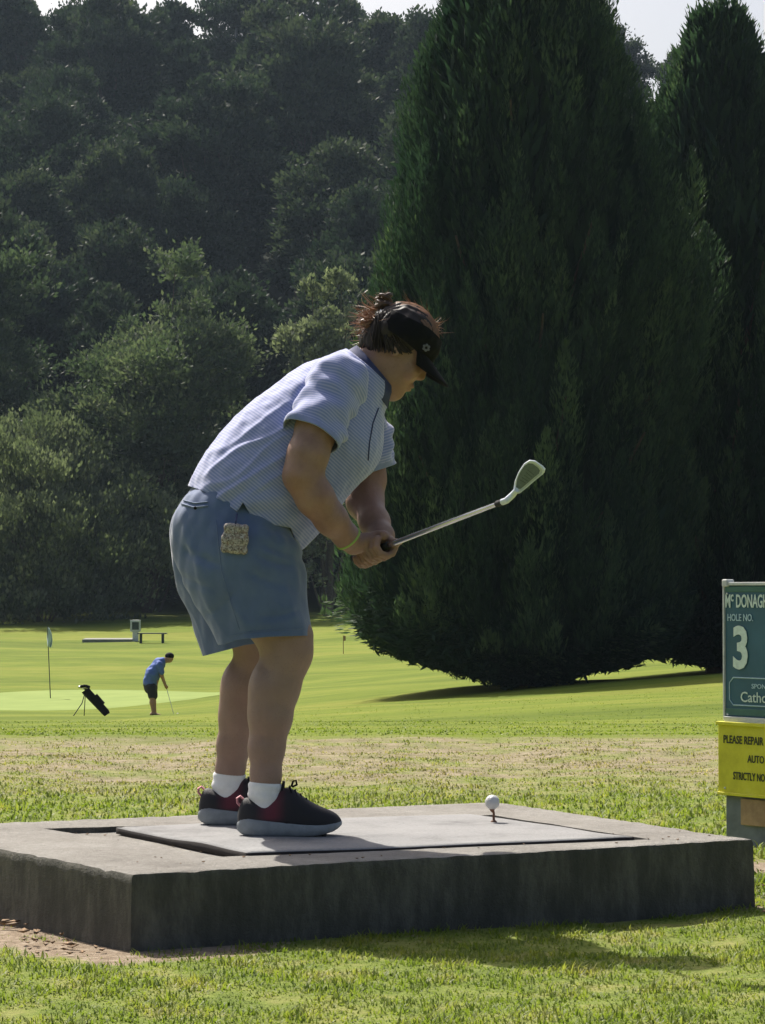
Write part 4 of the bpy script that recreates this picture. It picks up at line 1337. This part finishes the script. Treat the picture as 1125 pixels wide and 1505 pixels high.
for _ in range(220):                                         # hair coming out behind the cap, blown back
    s = r.uniform(-1, 1)
    p0 = at(548 + r.normal(0, 6), 476 + r.normal(0, 13), YC + s * .055)
    strand(p0, np.array((-1, s * .3, r.normal(.25, .45))), r.uniform(.025, .075), r.uniform(.0006, .0015), 1.3)
for _ in range(90):                                          # drawn up from the nape into the bun
    s = r.uniform(-1, 1)
    p0 = at(541 + r.normal(0, 4), 492 + r.normal(0, 8), YC + s * .05)
    strand(p0, bn - p0 + r.normal(0, .012, 3), r.uniform(.05, .10), .0012, .4)
for _ in range(26):                                          # wisps over the forehead
    p0 = at(640 + r.normal(0, 4), 484 + r.normal(0, 6), YC + r.normal(0, .02))
    strand(p0, np.array((.8, r.normal(0, .3), r.normal(.35, .45))), r.uniform(.02, .055), .0010, 1.6)
for _ in range(26):                                          # flyaways along the top of the cap
    t = r.uniform(-.2, 1.1)
    p0 = hp(-.014, 0, .036) + (f0 * math.sin(t - .4) * .096 + u0 * math.cos(t - .4) * .088) + s0 * r.normal(0, .02)
    strand(p0, -f0 + u0 * r.normal(.1, .12), r.uniform(.02, .05), .0007, .6)
for _ in range(70):
    strand(bn + unit(r, 1)[0] * .016, unit(r, 1)[0] + np.array((-.5, 0, .4)), r.uniform(.015, .04), .0008, 1.5)
def comb(sy, w):
    """A lock lying on the crown, from the forehead back to the bun."""
    o = len(Vs); n = 14; pts = []
    for i in range(n + 1):
        t = i / n
        ang = 1.25 - 2.55 * t                                # front .. back over the top
        d = f0 * math.sin(ang) * .098 + u0 * math.cos(ang) * .090 + s0 * (sy * (1 - .55 * t ** 2)) * .078 * max(.35, math.cos(ang * .6))
        k = math.sqrt(max(.2, 1 - (sy * .8) ** 2))
        pts.append(hp(-.014, 0, .034) + (f0 * math.sin(ang) * .098 + u0 * math.cos(ang) * .090) * k + s0 * sy * .066 * (1 - .5 * t ** 2) + r.normal(0, .0008, 3))
    for i, p in enumerate(pts):
        tg = pts[min(i + 1, n)] - pts[max(i - 1, 0)]; tg = tg / np.linalg.norm(tg)
        a1 = np.cross(tg, s0); a1 /= np.linalg.norm(a1); a2 = np.cross(tg, a1)
        ww = w * (.35 + .65 * math.sin(math.pi * (.1 + .8 * i / n)))
        for k in range(3): Vs.append(p + (a1 * math.cos(k * 2.094) + a2 * math.sin(k * 2.094)) * ww)
    for i in range(n):
        for k in range(3): Fs_.append((o + i * 3 + k, o + i * 3 + (k + 1) % 3, o + i * 3 + 3 + (k + 1) % 3, o + i * 3 + 3 + k))
for _ in range(110): comb(r.uniform(-1, 1), r.uniform(.0012, .0030))
put('loose_strands', np.array(Vs), np.array(Fs_), m_strand, hair)['kind'] = 'stuff'

# cap: six-panel crown with an opening at the back for the bun, and a curved peak
Fc2 = Field(HC - .20, HC + .22, .0035)
Fc2.ell(hp(-.012, 0, .034), (.108, .094, .097), HX, .02)
V, Q = Fc2.mesh(1)
rel = (V - hp(-.012, 0, .034)) @ HX.T
pa = np.arctan2(rel[:, 1], rel[:, 0])
V = V - normals(V, Q) * (.0016 * np.exp(-((np.abs(((pa + math.pi / 6) % (math.pi / 3)) - math.pi / 6)) * 60 * .08 / .5) ** 2) - .0012 * sines(V, .05, 93))[:, None]
rel = (V - HC) @ HX.T
V, T = cut(V, Q, np.minimum(np.minimum(rel[:, 2] - .014 + .10 * np.maximum(-rel[:, 0], 0), np.hypot(rel[:, 0] + .118, (rel[:, 2] - .030)) - .034), .088 - rel[:, 2] + .25 * np.minimum(rel[:, 0] - .02, 0)))
visor = put('visor', V, T, m_black, groot)
shell(visor, .003)
Vb, Fb_ = [], []
nu, nv = 26, 9
for j in range(nv + 1):
    t = j / nv
    for i in range(nu + 1):
        a = (i / nu - .5) * 2.3
        reach = .080 * math.cos((i / nu - .5) * 2.6) ** .8 * t
        x = -.014 + (.108) * math.cos(a) + reach
        y = .090 * math.sin(a) * (1 + .05 * t)
        z = .026 - .020 * t - .024 * (math.sin(a) ** 2) * t
        Vb.append(hp(x, y, z))
for j in range(nv):
    for i in range(nu):
        a = j * (nu + 1) + i
        Fb_.append((a, a + 1, a + nu + 2, a + nu + 1))
peak = put('peak', np.array(Vb), np.array(Fb_), m_black, visor)
shell(peak, .004)
m_grey = simple('grey_print', (.11, .11, .125), .6, .2, 200)
lg = MB()
lc = hp(.048, near_sign * .0835, .040)
for k in range(6):
    a = k * math.pi / 3
    lg.ball(lc + f0 * .0075 * math.cos(a) + u0 * .0075 * math.sin(a), (.0042, .0016, .0042), 2)
lg.build('emblem', m_grey, visor, smooth=True)
MB().tube([hp(-.108, near_sign * .028, .034), hp(-.112, near_sign * .018, .038), hp(-.113, near_sign * .006, .040)], .0045, 7, flat=.5).build('strap_end', m_white, visor, smooth=True)

# wristband
wa, wb = armN[-2][0], armN[-3][0]
wc = wa * .72 + armN[-1][0] * .28; wd = (wa - wb) / np.linalg.norm(wa - wb)
w1 = np.cross(wd, (0, 1, 0)); w1 /= np.linalg.norm(w1); w2 = np.cross(wd, w1)
MB().tube([wc + (w1 * math.cos(a) + w2 * math.sin(a)) * .0375 for a in np.linspace(0, 2 * math.pi, 33)], .0026, 8, cap=False, flat=1.4).build('wristband', m_lime, groot, smooth=True)

# ---- patterned pouch hanging at the hip
m_pouch, nt, b = new_mat('speckled_fabric')
geo = node(nt, 'ShaderNodeNewGeometry')
vo = node(nt, 'ShaderNodeTexVoronoi', i_Scale=260.); nt.links.new(geo.outputs['Position'], vo.inputs['Vector'])
sepc = node(nt, 'ShaderNodeSeparateColor'); nt.links.new(vo.outputs['Color'], sepc.inputs[0])
c = ramp(nt, sepc.outputs[0], [(0, (.40, .37, .35)), (.3, (.10, .085, .08)), (.45, (.28, .24, .21)), (.7, (.46, .43, .41)), (.88, (.21, .14, .12)), (1, (.36, .34, .33))])
nt.links.new(c, b.inputs['Base Color']); b.inputs['Roughness'].default_value = .8
bump(nt, b, noise(nt, 120, 4, .6, geo.outputs['Position']), .15, .002)
ph = on_surface(sh_bvh, 346, 792, .0)
py0 = (ph.y if ph is not None else 6.85) - .016
pc = at(346, 792, py0)
pr = empty('patterned_pouch', tuple(pc), 'small speckled drawstring pouch hanging from the golfer\'s belt at the hip', 'pouch')
Fpz = Field(pc - np.array((.07, .04, .07)), pc + np.array((.07, .04, .07)), .0025)
for (a, b_, r1) in (((335, 774), (361, 776), .009), ((332, 792), (360, 794), .013), ((330, 807), (359, 810), .009), ((335, 775), (331, 806), .009), ((360, 777), (358, 808), .009), ((346, 778), (345, 806), .014)):
    Fpz.cone(at(*a, py0), at(*b_, py0), r1 * .9, r1 * .9, .012)
V, Q = Fpz.mesh(1)
V = V + normals(V, Q) * (.0008 * sines(V, .03, 97) + .0006 * np.sin(V[:, 0] * 300))[:, None]
put('bag', V, Q, m_pouch, pr)
top = on_surface(sh_bvh, 348, 757, .006)
top = np.array(top) if top is not None else at(348, 757, py0)
MB().tube([at(346, 774, py0 - .004), at(347, 766, py0 - .005), top], .0028, 6).build('cord', m_navy, pr, smooth=True)

# ================================================================== CLUB, BALL, TEE
m_steel = simple('polished_steel', (.62, .63, .64), .18, .05, 30, metal=1)
m_satin = simple('satin_steel', (.66, .71, .80), .22, .06, 80, metal=0, bmp=.1)
m_grip = simple('black_rubber_grip', (.02, .02, .022), .85, .2, 60, bmp=.6, bscale=300)
club = empty('golf_club', tuple(G0), 'steel iron golf club held out in the golfer\'s hands', 'golf club')
gr = MB().tube([G0 - ga * .15, G0 - ga * .145, G0 + ga * .03, G0 + ga * .036], [.010, .0135, .0105, .008], 14).build('grip', m_grip, club, smooth=True)
steps, rads = [], []
LS = np.linalg.norm(HOS - G0)
for k in range(8):
    t0, t1 = .034 + (LS - .06) * k / 8, .034 + (LS - .06) * (k + 1) / 8
    rr_ = .0076 - .00028 * k
    steps += [G0 + ga * t0, G0 + ga * (t1 - .002)]; rads += [rr_, rr_]
MB().tube(steps, rads, 14).build('shaft', m_steel, club, smooth=True)
MB().tube([HOS - ga * .034, HOS - ga * .030, HOS - ga * .004], [.0072, .0086, .0084], 14).build('ferrule', m_grip, club, smooth=True)
# the head: traced face outline with a thick sole, seen face-on with the sole towards the lower right
Yh = HOS[1] - .03
face = [(754, 727), (757, 708), (763, 694), (771, 682), (779, 677), (787, 678), (798, 686), (801, 691), (799, 697), (790, 704), (775, 717), (764, 726)]
hd = empty('tmp', (0, 0, 0), None, None); bpy.data.objects.remove(hd)
fp = [at(x, y, Yh + .0010 * (y - 700)) for x, y in face]
cen = np.mean(fp, 0)
fn = np.cross(fp[3] - fp[0], fp[7] - fp[0]); fn /= np.linalg.norm(fn)
if fn[1] > 0: fn = -fn
solev = at(806, 706, Yh) - at(796, 694, Yh); solev = solev - fn * (solev @ fn); solev /= np.linalg.norm(solev)
bk = bmesh.new()
def ringv(off, dep):
    out_ = []
    for p in fp:
        q = cen + (p - cen) * off
        low = max(0., float((p - cen) @ solev)) / .022
        out_.append(bk.verts.new(q - fn * dep * (.35 + .9 * min(low, 1)) + solev * (.006 * min(low, 1) if dep > .012 else 0)))
    return out_
rgs = [ringv(.80, .0035), ringv(.86, 0.), ringv(.97, 0.), ringv(1.0, .0025), ringv(1.0, .014), ringv(.93, .020)]
for r0, r1 in zip(rgs, rgs[1:]):
    for k in range(len(fp)): bk.faces.new((r0[k], r0[(k + 1) % len(fp)], r1[(k + 1) % len(fp)], r1[k]))
bk.faces.new(rgs[0]); bk.faces.new(rgs[-1][::-1])
bmesh.ops.recalc_face_normals(bk, faces=bk.faces)
me = bpy.data.meshes.new('club_head'); bk.to_mesh(me); bk.free()
me.transform(Matrix.Translation(-Vector(G0)))
head = link('club_head', me, m_satin, club)
me.polygons.foreach_set('use_smooth', np.ones(len(me.polygons), bool)); me.set_sharp_from_angle(angle=R(30))
MB().tube([HOS - ga * .006, HOS + ga * .012, at(754, 729, Yh + .02) - fn * .006, at(760, 722, Yh) - fn * .008], [.0088, .0088, .0085, .007], 12).build('hosel', m_satin, head, smooth=True)
m_face = simple('milled_face', (.13, .16, .21), .4, .15, 90, metal=.2)
fpl = MB().prism([cen + (p - cen) * .76 - solev * .0042 + fn * .0004 for p in fp], fn * .0006).build('face', m_face, head)
for k in range(5):
    t = .16 + .13 * k
    a_ = np.array(fp[1]) * (1 - t) + np.array(fp[4]) * t; b_ = np.array(fp[10]) * (1 - t) + np.array(fp[8]) * t
    a2 = a_ * .70 + b_ * .30; b2 = a_ * .25 + b_ * .75
    MB().tube([a2 + fn * .0010 - solev * .004, b2 + fn * .0010 - solev * .004], .0005, 5).build('groove', m_grip, head)

m_ball, nt, b = new_mat('golf_ball')
b.inputs['Base Color'].default_value = (.56, .56, .56, 1); b.inputs['Roughness'].default_value = .3
tcn = node(nt, 'ShaderNodeTexCoord'); vo = node(nt, 'ShaderNodeTexVoronoi', i_Scale=240.); nt.links.new(tcn.outputs['Object'], vo.inputs['Vector'])
bump(nt, b, vo.outputs['Distance'], .5, .003)
tb = at(726, 1200, 7.36); tb[2] = .2005
bc = tb + np.array((-.004, 0, .0570))
bo = MB().ball((0, 0, 0), .0214, 4).build('golf_ball', m_ball, None, smooth=True); bo.location = bc
tag(bo, 'white golf ball perched on a tee on the grey mat', 'golf ball')
m_tee = simple('brown_rubber_tee', (.16, .075, .045), .7, .2, 80)
to_ = MB().tube([(0, 0, -.002), (0, 0, .002), (0, 0, .006), (0, 0, .026), (-.004, 0, .033), (-.004, 0, .0375)], [.010, .009, .004, .0035, .006, .0095], 14).build('tee', m_tee, None, smooth=True)
to_.location = tb
tag(to_, 'short brown rubber tee standing under the golf ball', 'tee')

# ================================================================== TEE SIGN at the right edge
m_teal, nt, b = new_mat('teal_panel')
geo = node(nt, 'ShaderNodeNewGeometry')
c = ramp(nt, noise(nt, 6, 5, .6, geo.outputs['Position']), [(.3, (.022, .090, .132)), (.7, (.032, .120, .178))])
nt.links.new(c, b.inputs['Base Color']); b.inputs['Roughness'].default_value = .4
m_tealg = simple('green_band', (.045, .135, .11), .45, .15, 12)
m_cream = simple('cream_lettering', (.62, .74, .66), .6, .12, 90)
m_pale = simple('pale_blue_lettering', (.40, .56, .62), .6, .12, 90)
m_yel, nt, b = new_mat('faded_yellow_board')
geo = node(nt, 'ShaderNodeNewGeometry')
c = ramp(nt, noise(nt, 9, 6, .7, geo.outputs['Position']), [(.25, (.50, .46, .02)), (.5, (.66, .62, .03)), (.8, (.68, .66, .12))])
nt.links.new(c, b.inputs['Base Color']); b.inputs['Roughness'].default_value = .65
m_ink = simple('black_ink', (.05, .055, .02), .7, .3, 80)
m_gmet = simple('grey_painted_metal', (.14, .16, .18), .6, .25, 14, bmp=.15)
m_alu = simple('weathered_aluminium', (.55, .57, .56), .5, .2, 25)
m_tan = simple('tan_plywood', (.34, .22, .12), .8, .3, 18, bmp=.2)

SGL = np.array((X_AT(1066, 8.7), 8.7))
sd = np.array((math.cos(R(53)), -math.sin(R(53)), 0)); sn = np.array((-math.sin(R(53)), -math.cos(R(53)), 0))
SW = .62
sroot = empty('tee_sign', (SGL[0], SGL[1], 0), 'teal and yellow golf hole sign board standing behind the slab at the right edge', 'sign')
SZ = lambda py: CAMZ - (py - HORIZON) / FPX * 8.7
def sp(u, z, o): return Vector((SGL[0], SGL[1], 0)) + Vector(sd) * u + Vector(sn) * o + Vector((0, 0, z))
rotS = Matrix((tuple(sd), tuple(-sn), (0, 0, 1))).transposed()
def sbox(mb, u0, u1, z0, z1, o0, o1, bev=.0015):
    return mb.box(sp((u0 + u1) / 2, (z0 + z1) / 2, (o0 + o1) / 2), (u1 - u0, o1 - o0, z1 - z0), rotS, bev)
zb, zm, zy, zt = -.04, SZ(1165), SZ(1062), SZ(860)
sbox(MB(), 0, SW, zb, zy + .02, -.030, 0).build('base_board', m_gmet, sroot)
sbox(MB(), 0, SW, zy, zt, -.018, 0).build('panel', m_teal, sroot)
sbox(MB(), .002, SW - .002, SZ(870), SZ(862), .000, .0030).build('top_band', m_tealg, sroot)
sbox(MB(), .002, SW - .002, SZ(1050), SZ(1040), .000, .0030).build('bottom_band', m_tealg, sroot)
fr = MB(); sbox(fr, -.004, SW + .004, zt - .001, zt + .010, -.022, .008); fr.build('top_rail', m_alu, sroot)
fr = MB(); sbox(fr, -.008, -.001, zy + .01, zt, -.020, .006); fr.build('side_rail', m_alu, sroot)
sbox(MB(), -.006, .020, zt - .006, zt + .020, -.024, .012, .004).build('corner_cap', m_alu, sroot)
sbox(MB(), .004, SW, SZ(1061), SZ(1052), .001, .014).build('ledge', m_alu, sroot)
yb = sbox(MB(), -.022, SW + .02, zm, zy, .001, .016, .002).build('notice_board', m_yel, sroot)
sbox(MB(), -.024, SW + .022, zy - .006, zy + .006, .002, .026).build('notice_rail', m_yel, yb)
sbox(MB(), -.022, SW + .02, zm - .004, zm + .006, .003, .022).build('notice_rail', m_yel, yb)
sbox(MB(), .080, .36, SZ(1208), SZ(1170), .001, .011, .002).build('plaque', m_tan, sroot)
for u in (.03, SW - .03):
    MB().tube([sp(u, -.25, -.042), sp(u, zt - .03, -.042)], .012, 10).build('post', m_gmet, sroot, smooth=True)
for u, z in ((.012, zt - .03), (.012, zy + .03), (.012, zm + .02)):
    MB().ball(sp(u, z, .003 if z > zy else .017), .004, 2).build('screw', m_alu, sroot, smooth=True)

def letter(text, u0, pyb, pyt, width, mat, parent, o=.0035, bold=0., name='lettering'):
    cu = bpy.data.curves.new('t', 'FONT'); cu.body = text; cu.extrude = .0006; cu.offset = bold; cu.resolution_u = 3
    ob = bpy.data.objects.new('t', cu); col.objects.link(ob)
    dg = bpy.context.evaluated_depsgraph_get()
    me = bpy.data.meshes.new_from_object(ob.evaluated_get(dg))
    bpy.data.objects.remove(ob)
    co = np.empty(len(me.vertices) * 3, np.float32); me.vertices.foreach_get('co', co); co = co.reshape(-1, 3).astype(float)
    x0, x1 = co[:, 0].min(), co[:, 0].max(); y0, y1 = co[:, 1].min(), co[:, 1].max()
    zl, zh = SZ(pyb), SZ(pyt)
    u = u0 + (co[:, 0] - x0) / (x1 - x0) * width; z = zl + (co[:, 1] - y0) / (y1 - y0) * (zh - zl)
    W = np.array(sp(0, 0, o))[None] + np.outer(u, sd) + np.outer(z, (0, 0, 1)) + np.outer(co[:, 2], sn)
    W = W - np.array(parent_origin(parent))
    me.vertices.foreach_set('co', W.astype(np.float32).ravel())
    return link(name, me, mat, parent)
letter('M', .004, 893, 873.5, .024, m_cream, sroot, bold=.02)
letter('c', .030, 884, 873.5, .013, m_cream, sroot, bold=.02)
letter('DONAGH', .056, 893, 873.5, .150, m_cream, sroot, bold=.02)
letter('HOLE NO.', .014, 912.5, 902, .122, m_pale, sroot, bold=.015)
letter('3', .040, 983, 919, .070, m_cream, sroot, bold=.03)
letter('M', .200, 912.5, 902, .020, m_pale, sroot, bold=.015)
letter('7', .214, 983, 921, .060, m_cream, sroot, bold=.03)
letter('SPONS', .128, 1010, 1003, .080, m_pale, sroot, bold=.01)
letter('Cathol', .076, 1030, 1015, .135, m_cream, sroot, bold=.004)
letter('PLEASE REPAIR', .006, 1091, 1079, .190, m_ink, yb, .0175, bold=.02)
letter('AUTO S', .120, 1117, 1106, .100, m_ink, yb, .0175, bold=.02)
letter('STRICTLY NO', .052, 1143, 1131.5, .150, m_ink, yb, .0175, bold=.02)
# outlined sponsor box with clipped corners
bu0, bu1, bz0, bz1, ck = .020, SW - .02, SZ(1035), SZ(995), .018
loop = [(bu0 + ck, bz1), (bu1 - ck, bz1), (bu1, bz1 - ck), (bu1, bz0 + ck), (bu1 - ck, bz0), (bu0 + ck, bz0), (bu0, bz0 + ck), (bu0, bz1 - ck), (bu0 + ck, bz1)]
MB().tube([sp(u, z, .0012) for u, z in loop], .0021, 6, cap=False).build('box_outline', m_pale, sroot, smooth=True)

# ================================================================== FAR THINGS
m_fskin = simple('far_skin', (.34, .19, .14), .6, .15)
m_blue = simple('royal_blue_polo', (.08, .14, .42), .8, .2, 12)
m_dnavy = simple('dark_shorts', (.014, .016, .028), .8, .2)
FY = 59.0
def B(px, py, dy=0): return at(px, py, FY + dy)
fg = float(gz(X_AT(227, FY), FY))
lift_px = fg - B(227, 1052)[2]
L = lambda px, py, dy=0: B(px, py, dy) + np.array((0, 0, lift_px))
fr_ = empty('person', (X_AT(227, FY), FY, fg), 'distant golfer in blue polo and dark shorts putting beside the green', 'person')
Ff = Field(L(200, 1060, -.5) - .2, L(255, 945, .5) + .25, .016)
for s_, Yo in ((0, -.15), (2, .15)):
    Ff.chain([(L(222 + s_, 1012, Yo), .085), (L(224 + s_, 1024, Yo), .062), (L(224 + s_, 1032, Yo), .060), (L(226 + s_, 1047, Yo), .040)], .03)
    Ff.cone(L(223 + s_, 1049, Yo), L(233 + s_, 1050.5, Yo), .045, .035, .02)
Ff.cone(L(223, 1005), L(232, 978), .14, .13, .06, 1.3)
for Yo in (-.17, .17):
    Ff.chain([(L(235, 976, Yo), .055), (L(238, 992, Yo * .9), .045), (L(244, 1008, Yo * .3), .033)], .03)
Ff.ell(L(245, 1009), (.045, .05, .045), k=.02)
Ff.ell(L(249, 966), (.10, .085, .12), k=.03); Ff.cone(L(238, 974), L(247, 968), .06, .055, .03)
V, Q = Ff.mesh(1); put('body', V, Q, m_fskin, fr_)
Ff = Field(L(200, 1020, -.6) - .2, L(255, 945, .6) + .2, .014)
Ff.cone(L(221.5, 1002), L(225, 990), .175, .172, .05, 1.25); Ff.cone(L(225, 990), L(234, 975), .172, .145, .05, 1.35); Ff.cone(L(234, 975), L(240, 970), .12, .08, .04)
for Yo in (-.20, .20): Ff.cone(L(235, 976, Yo), L(238, 987, Yo), .078, .066, .03)
V, Q = Ff.mesh(1); V = V + normals(V, Q) * (.008 * sines(V, .2, 101))[:, None]
put('polo_shirt', V, Q, m_blue, fr_)
Ff = Field(L(200, 1035, -.6) - .2, L(255, 985, .6) + .2, .014)
Ff.cone(L(221, 1004), L(222, 1010), .165, .16, .05, 1.2)
for s_, Yo in ((0, -.13), (2, .13)): Ff.cone(L(222 + s_, 1009, Yo), L(224 + s_, 1022, Yo), .12, .098, .03)
V, Q = Ff.mesh(1); put('shorts', V, Q, m_dnavy, fr_)
cp = MB().ball(L(249.5, 963.5), (.108, .095, .085), 3); cp.build('cap', m_black, fr_, smooth=True)
for Yo in (-.15, .15):
    MB().tube([L(223, 1050.5, Yo), L(228, 1050.5, Yo), L(234, 1051.3, Yo)], [.05, .052, .035], 10).build('shoe', m_black, fr_, smooth=True)
pt = empty('putter', tuple(L(245, 1009)), 'thin steel putter in the distant golfer\'s hands', 'golf club')
MB().tube([L(243.5, 1005), L(245.5, 1012)], .014, 8).build('grip', m_grip, pt)
MB().tube([L(245.5, 1012), L(256, 1050.5)], .007, 6).build('shaft', m_steel, pt)
MB().box(L(256.5, 1051), (.05, .11, .03), None, .005).build('putter_head', m_satin, pt)
b2o = MB().ball((0, 0, 0), .024, 3).build('golf_ball', m_ball, None, smooth=True)
bx, by = X_AT(262, FY - .4), FY - .4
b2o.location = (bx, by, float(gz(bx, by)) + .022); tag(b2o, 'tiny white golf ball at the distant golfer\'s putter', 'golf ball')

# golf bag on its stand
BY = 57.5
bz = float(gz(X_AT(140, BY), BY)); boff = bz - at(140, 1055, BY)[2]
Bp = lambda px, py, dy=0: at(px, py, BY + dy) + np.array((0, 0, boff))
gb = empty('golf_bag', (X_AT(140, BY), BY, bz), 'black golf stand bag leaning on two thin legs by the green', 'golf bag')
MB().tube([Bp(158, 1053), Bp(156, 1050), Bp(128, 1020), Bp(126, 1017)], [.07, .088, .098, .105], 14).build('bag', m_black, gb, smooth=True)
MB().tube([Bp(151, 1039), Bp(139, 1026)], [.075, .085], 10).build('side_pocket', m_black, gb, smooth=True)
MB().tube([Bp(126, 1018), Bp(121, 1036, -.25), Bp(107, 1057, -.4)], .011, 6).build('stand_leg', m_grip, gb)
MB().tube([Bp(126, 1018), Bp(125, 1036, .3), Bp(124, 1055.5, .5)], .011, 6).build('stand_leg', m_grip, gb)
for k, (dx, dy) in enumerate(((-3, -7), (0, -9), (3, -8), (6, -5), (-6, -4))):
    c_ = MB().tube([Bp(127 + dx * .3, 1017, .03 * (k - 2)), Bp(124 + dx, 1014 + dy * .35, .04 * (k - 2))], .010, 6)
    c_.ball(Bp(124 + dx, 1014 + dy * .35, .04 * (k - 2)), (.05, .04, .035), 2); c_.build('club_head', m_steel if k == 4 else m_black, gb, smooth=True)

# flagstick on the green
m_pole = simple('dark_flag_pole', (.10, .10, .09), .5, .2)
m_flag = simple('pale_blue_flag', (.42, .52, .60), .8, .25, 3)
FLY = 77.
fz = float(gz(X_AT(72, FLY), FLY)) + .04
foff = fz - at(74, 1023, FLY)[2]
Fl = lambda px, py, dy=0: at(px, py, FLY + dy) + np.array((0, 0, foff))
fo = empty('flagstick', (X_AT(74, FLY), FLY, fz), 'tall golf flagstick with a limp pale blue flag on the green', 'flagstick')
MB().tube([Fl(74.5, 1024.5), Fl(70, 918)], [.016, .013], 8).build('pole', m_pole, fo, smooth=True)
Vf, Ff_ = [], []
for j in range(15):
    t = j / 14
    for i in range(9):
        s_ = i / 8
        px_ = 70 + (1 - .2 * t) * (s_ - .15) * 9 * (.35 + .65 * math.sin(t * 2.6)) + 1.2 * t
        Vf.append(Fl(px_, 919 + 29 * t + 2 * s_, .08 * math.sin(s_ * 7 + t * 3)))
for j in range(14):
    for i in range(8): Ff_.append((j * 9 + i, j * 9 + i + 1, j * 9 + i + 10, j * 9 + i + 9))
shell(put('flag', np.array(Vf), np.array(Ff_), m_flag, fo), .006)
# second, farther flagstick
F2 = 108.; z2 = float(gz(X_AT(505, F2), F2)); h2 = at(505, 934, F2)[2]
f2 = empty('flagstick', (X_AT(505, F2), F2, z2), 'thin faded flagstick far off to the right of the golfer\'s knees', 'flagstick')
m_rust = simple('faded_orange_pole', (.30, .20, .08), .6, .2)
MB().tube([(X_AT(505, F2), F2, z2 - .05), (X_AT(505, F2), F2, h2)], .016, 8).build('pole', m_rust, f2)
MB().box((X_AT(505, F2) + .05, F2, h2 - .12), (.10, .012, .22), None, .003).build('flag', m_rust, f2)

# bench, far tee slab and far tee sign
m_dwood = simple('dark_painted_wood', (.035, .05, .045), .7, .3, 10)
m_slab = simple('pale_concrete', (.22, .22, .19), .9, .15, 3)
BE = 124.
zbn = float(gz(X_AT(225, BE), BE))
bn_ = empty('park_bench', (X_AT(225, BE), BE, zbn), 'dark backless wooden bench beside the far tee sign', 'bench')
x0, x1 = X_AT(203, BE), X_AT(246, BE)
for k in range(3): MB().box(((x0 + x1) / 2, BE - .16 + .16 * k, zbn + .47), (x1 - x0, .14, .05), None, .008).build('seat_plank', m_dwood, bn_)
for xx in (x0 + .16, x1 - .2):
    MB().box((xx, BE, zbn + .19), (.11, .36, .50), None, .01).build('leg', m_dwood, bn_)
BS = 127.
xs0, xs1 = X_AT(124, BS), X_AT(196, BS); zsl = float(gz((xs0 + xs1) / 2, BS))
slab = MB().box((0, 0, 0), (xs1 - xs0, 3.2, .40), Matrix.Rotation(R(2), 3, 'Z'), .03).build('tee_pad', m_slab, None, (0, 0, 0))
slab.location = ((xs0 + xs1) / 2, BS, zsl - .11); slab.rotation_euler = (0, 0, R(2))
tag(slab, 'distant pale concrete tee slab left of the dark bench', 'tee pad')
zs = float(gz(X_AT(200, 126), 126))
sg2 = empty('tee_sign', (X_AT(200, 126), 126, zs), 'small distant grey sign post with a dark panel beside the bench', 'sign')
xx = X_AT(200, 126); hz = at(200, 911, 126)[2]
MB().box((xx, 126, (zs + hz) / 2 - .1), (.30, .10, hz - zs + .2), None, .01).build('post', m_alu, sg2)
MB().box((xx, 125.93, hz - .30), (.52, .06, .58), None, .01).build('panel_frame', m_alu, sg2)
MB().box((xx, 125.89, hz - .30), (.34, .03, .38), None, .006).build('panel', m_dwood, sg2)

# mast on the skyline
MY = 275.
zq = float(gz(X_AT(346, MY), MY))
ms = empty('mast', (X_AT(346, MY), MY, zq), 'thin grey mast rising over the trees against the sky', 'mast')
ztop = at(346, -30, MY)[2]
MB().tube([(X_AT(346, MY), MY, zq - 1), (X_AT(346, MY), MY, at(346, 8, MY)[2]), (X_AT(346, MY), MY, at(346, 7, MY)[2]), (X_AT(346, MY), MY, ztop)], [.16, .13, .07, .05], 8).build('pole', m_gmet, ms, smooth=True)
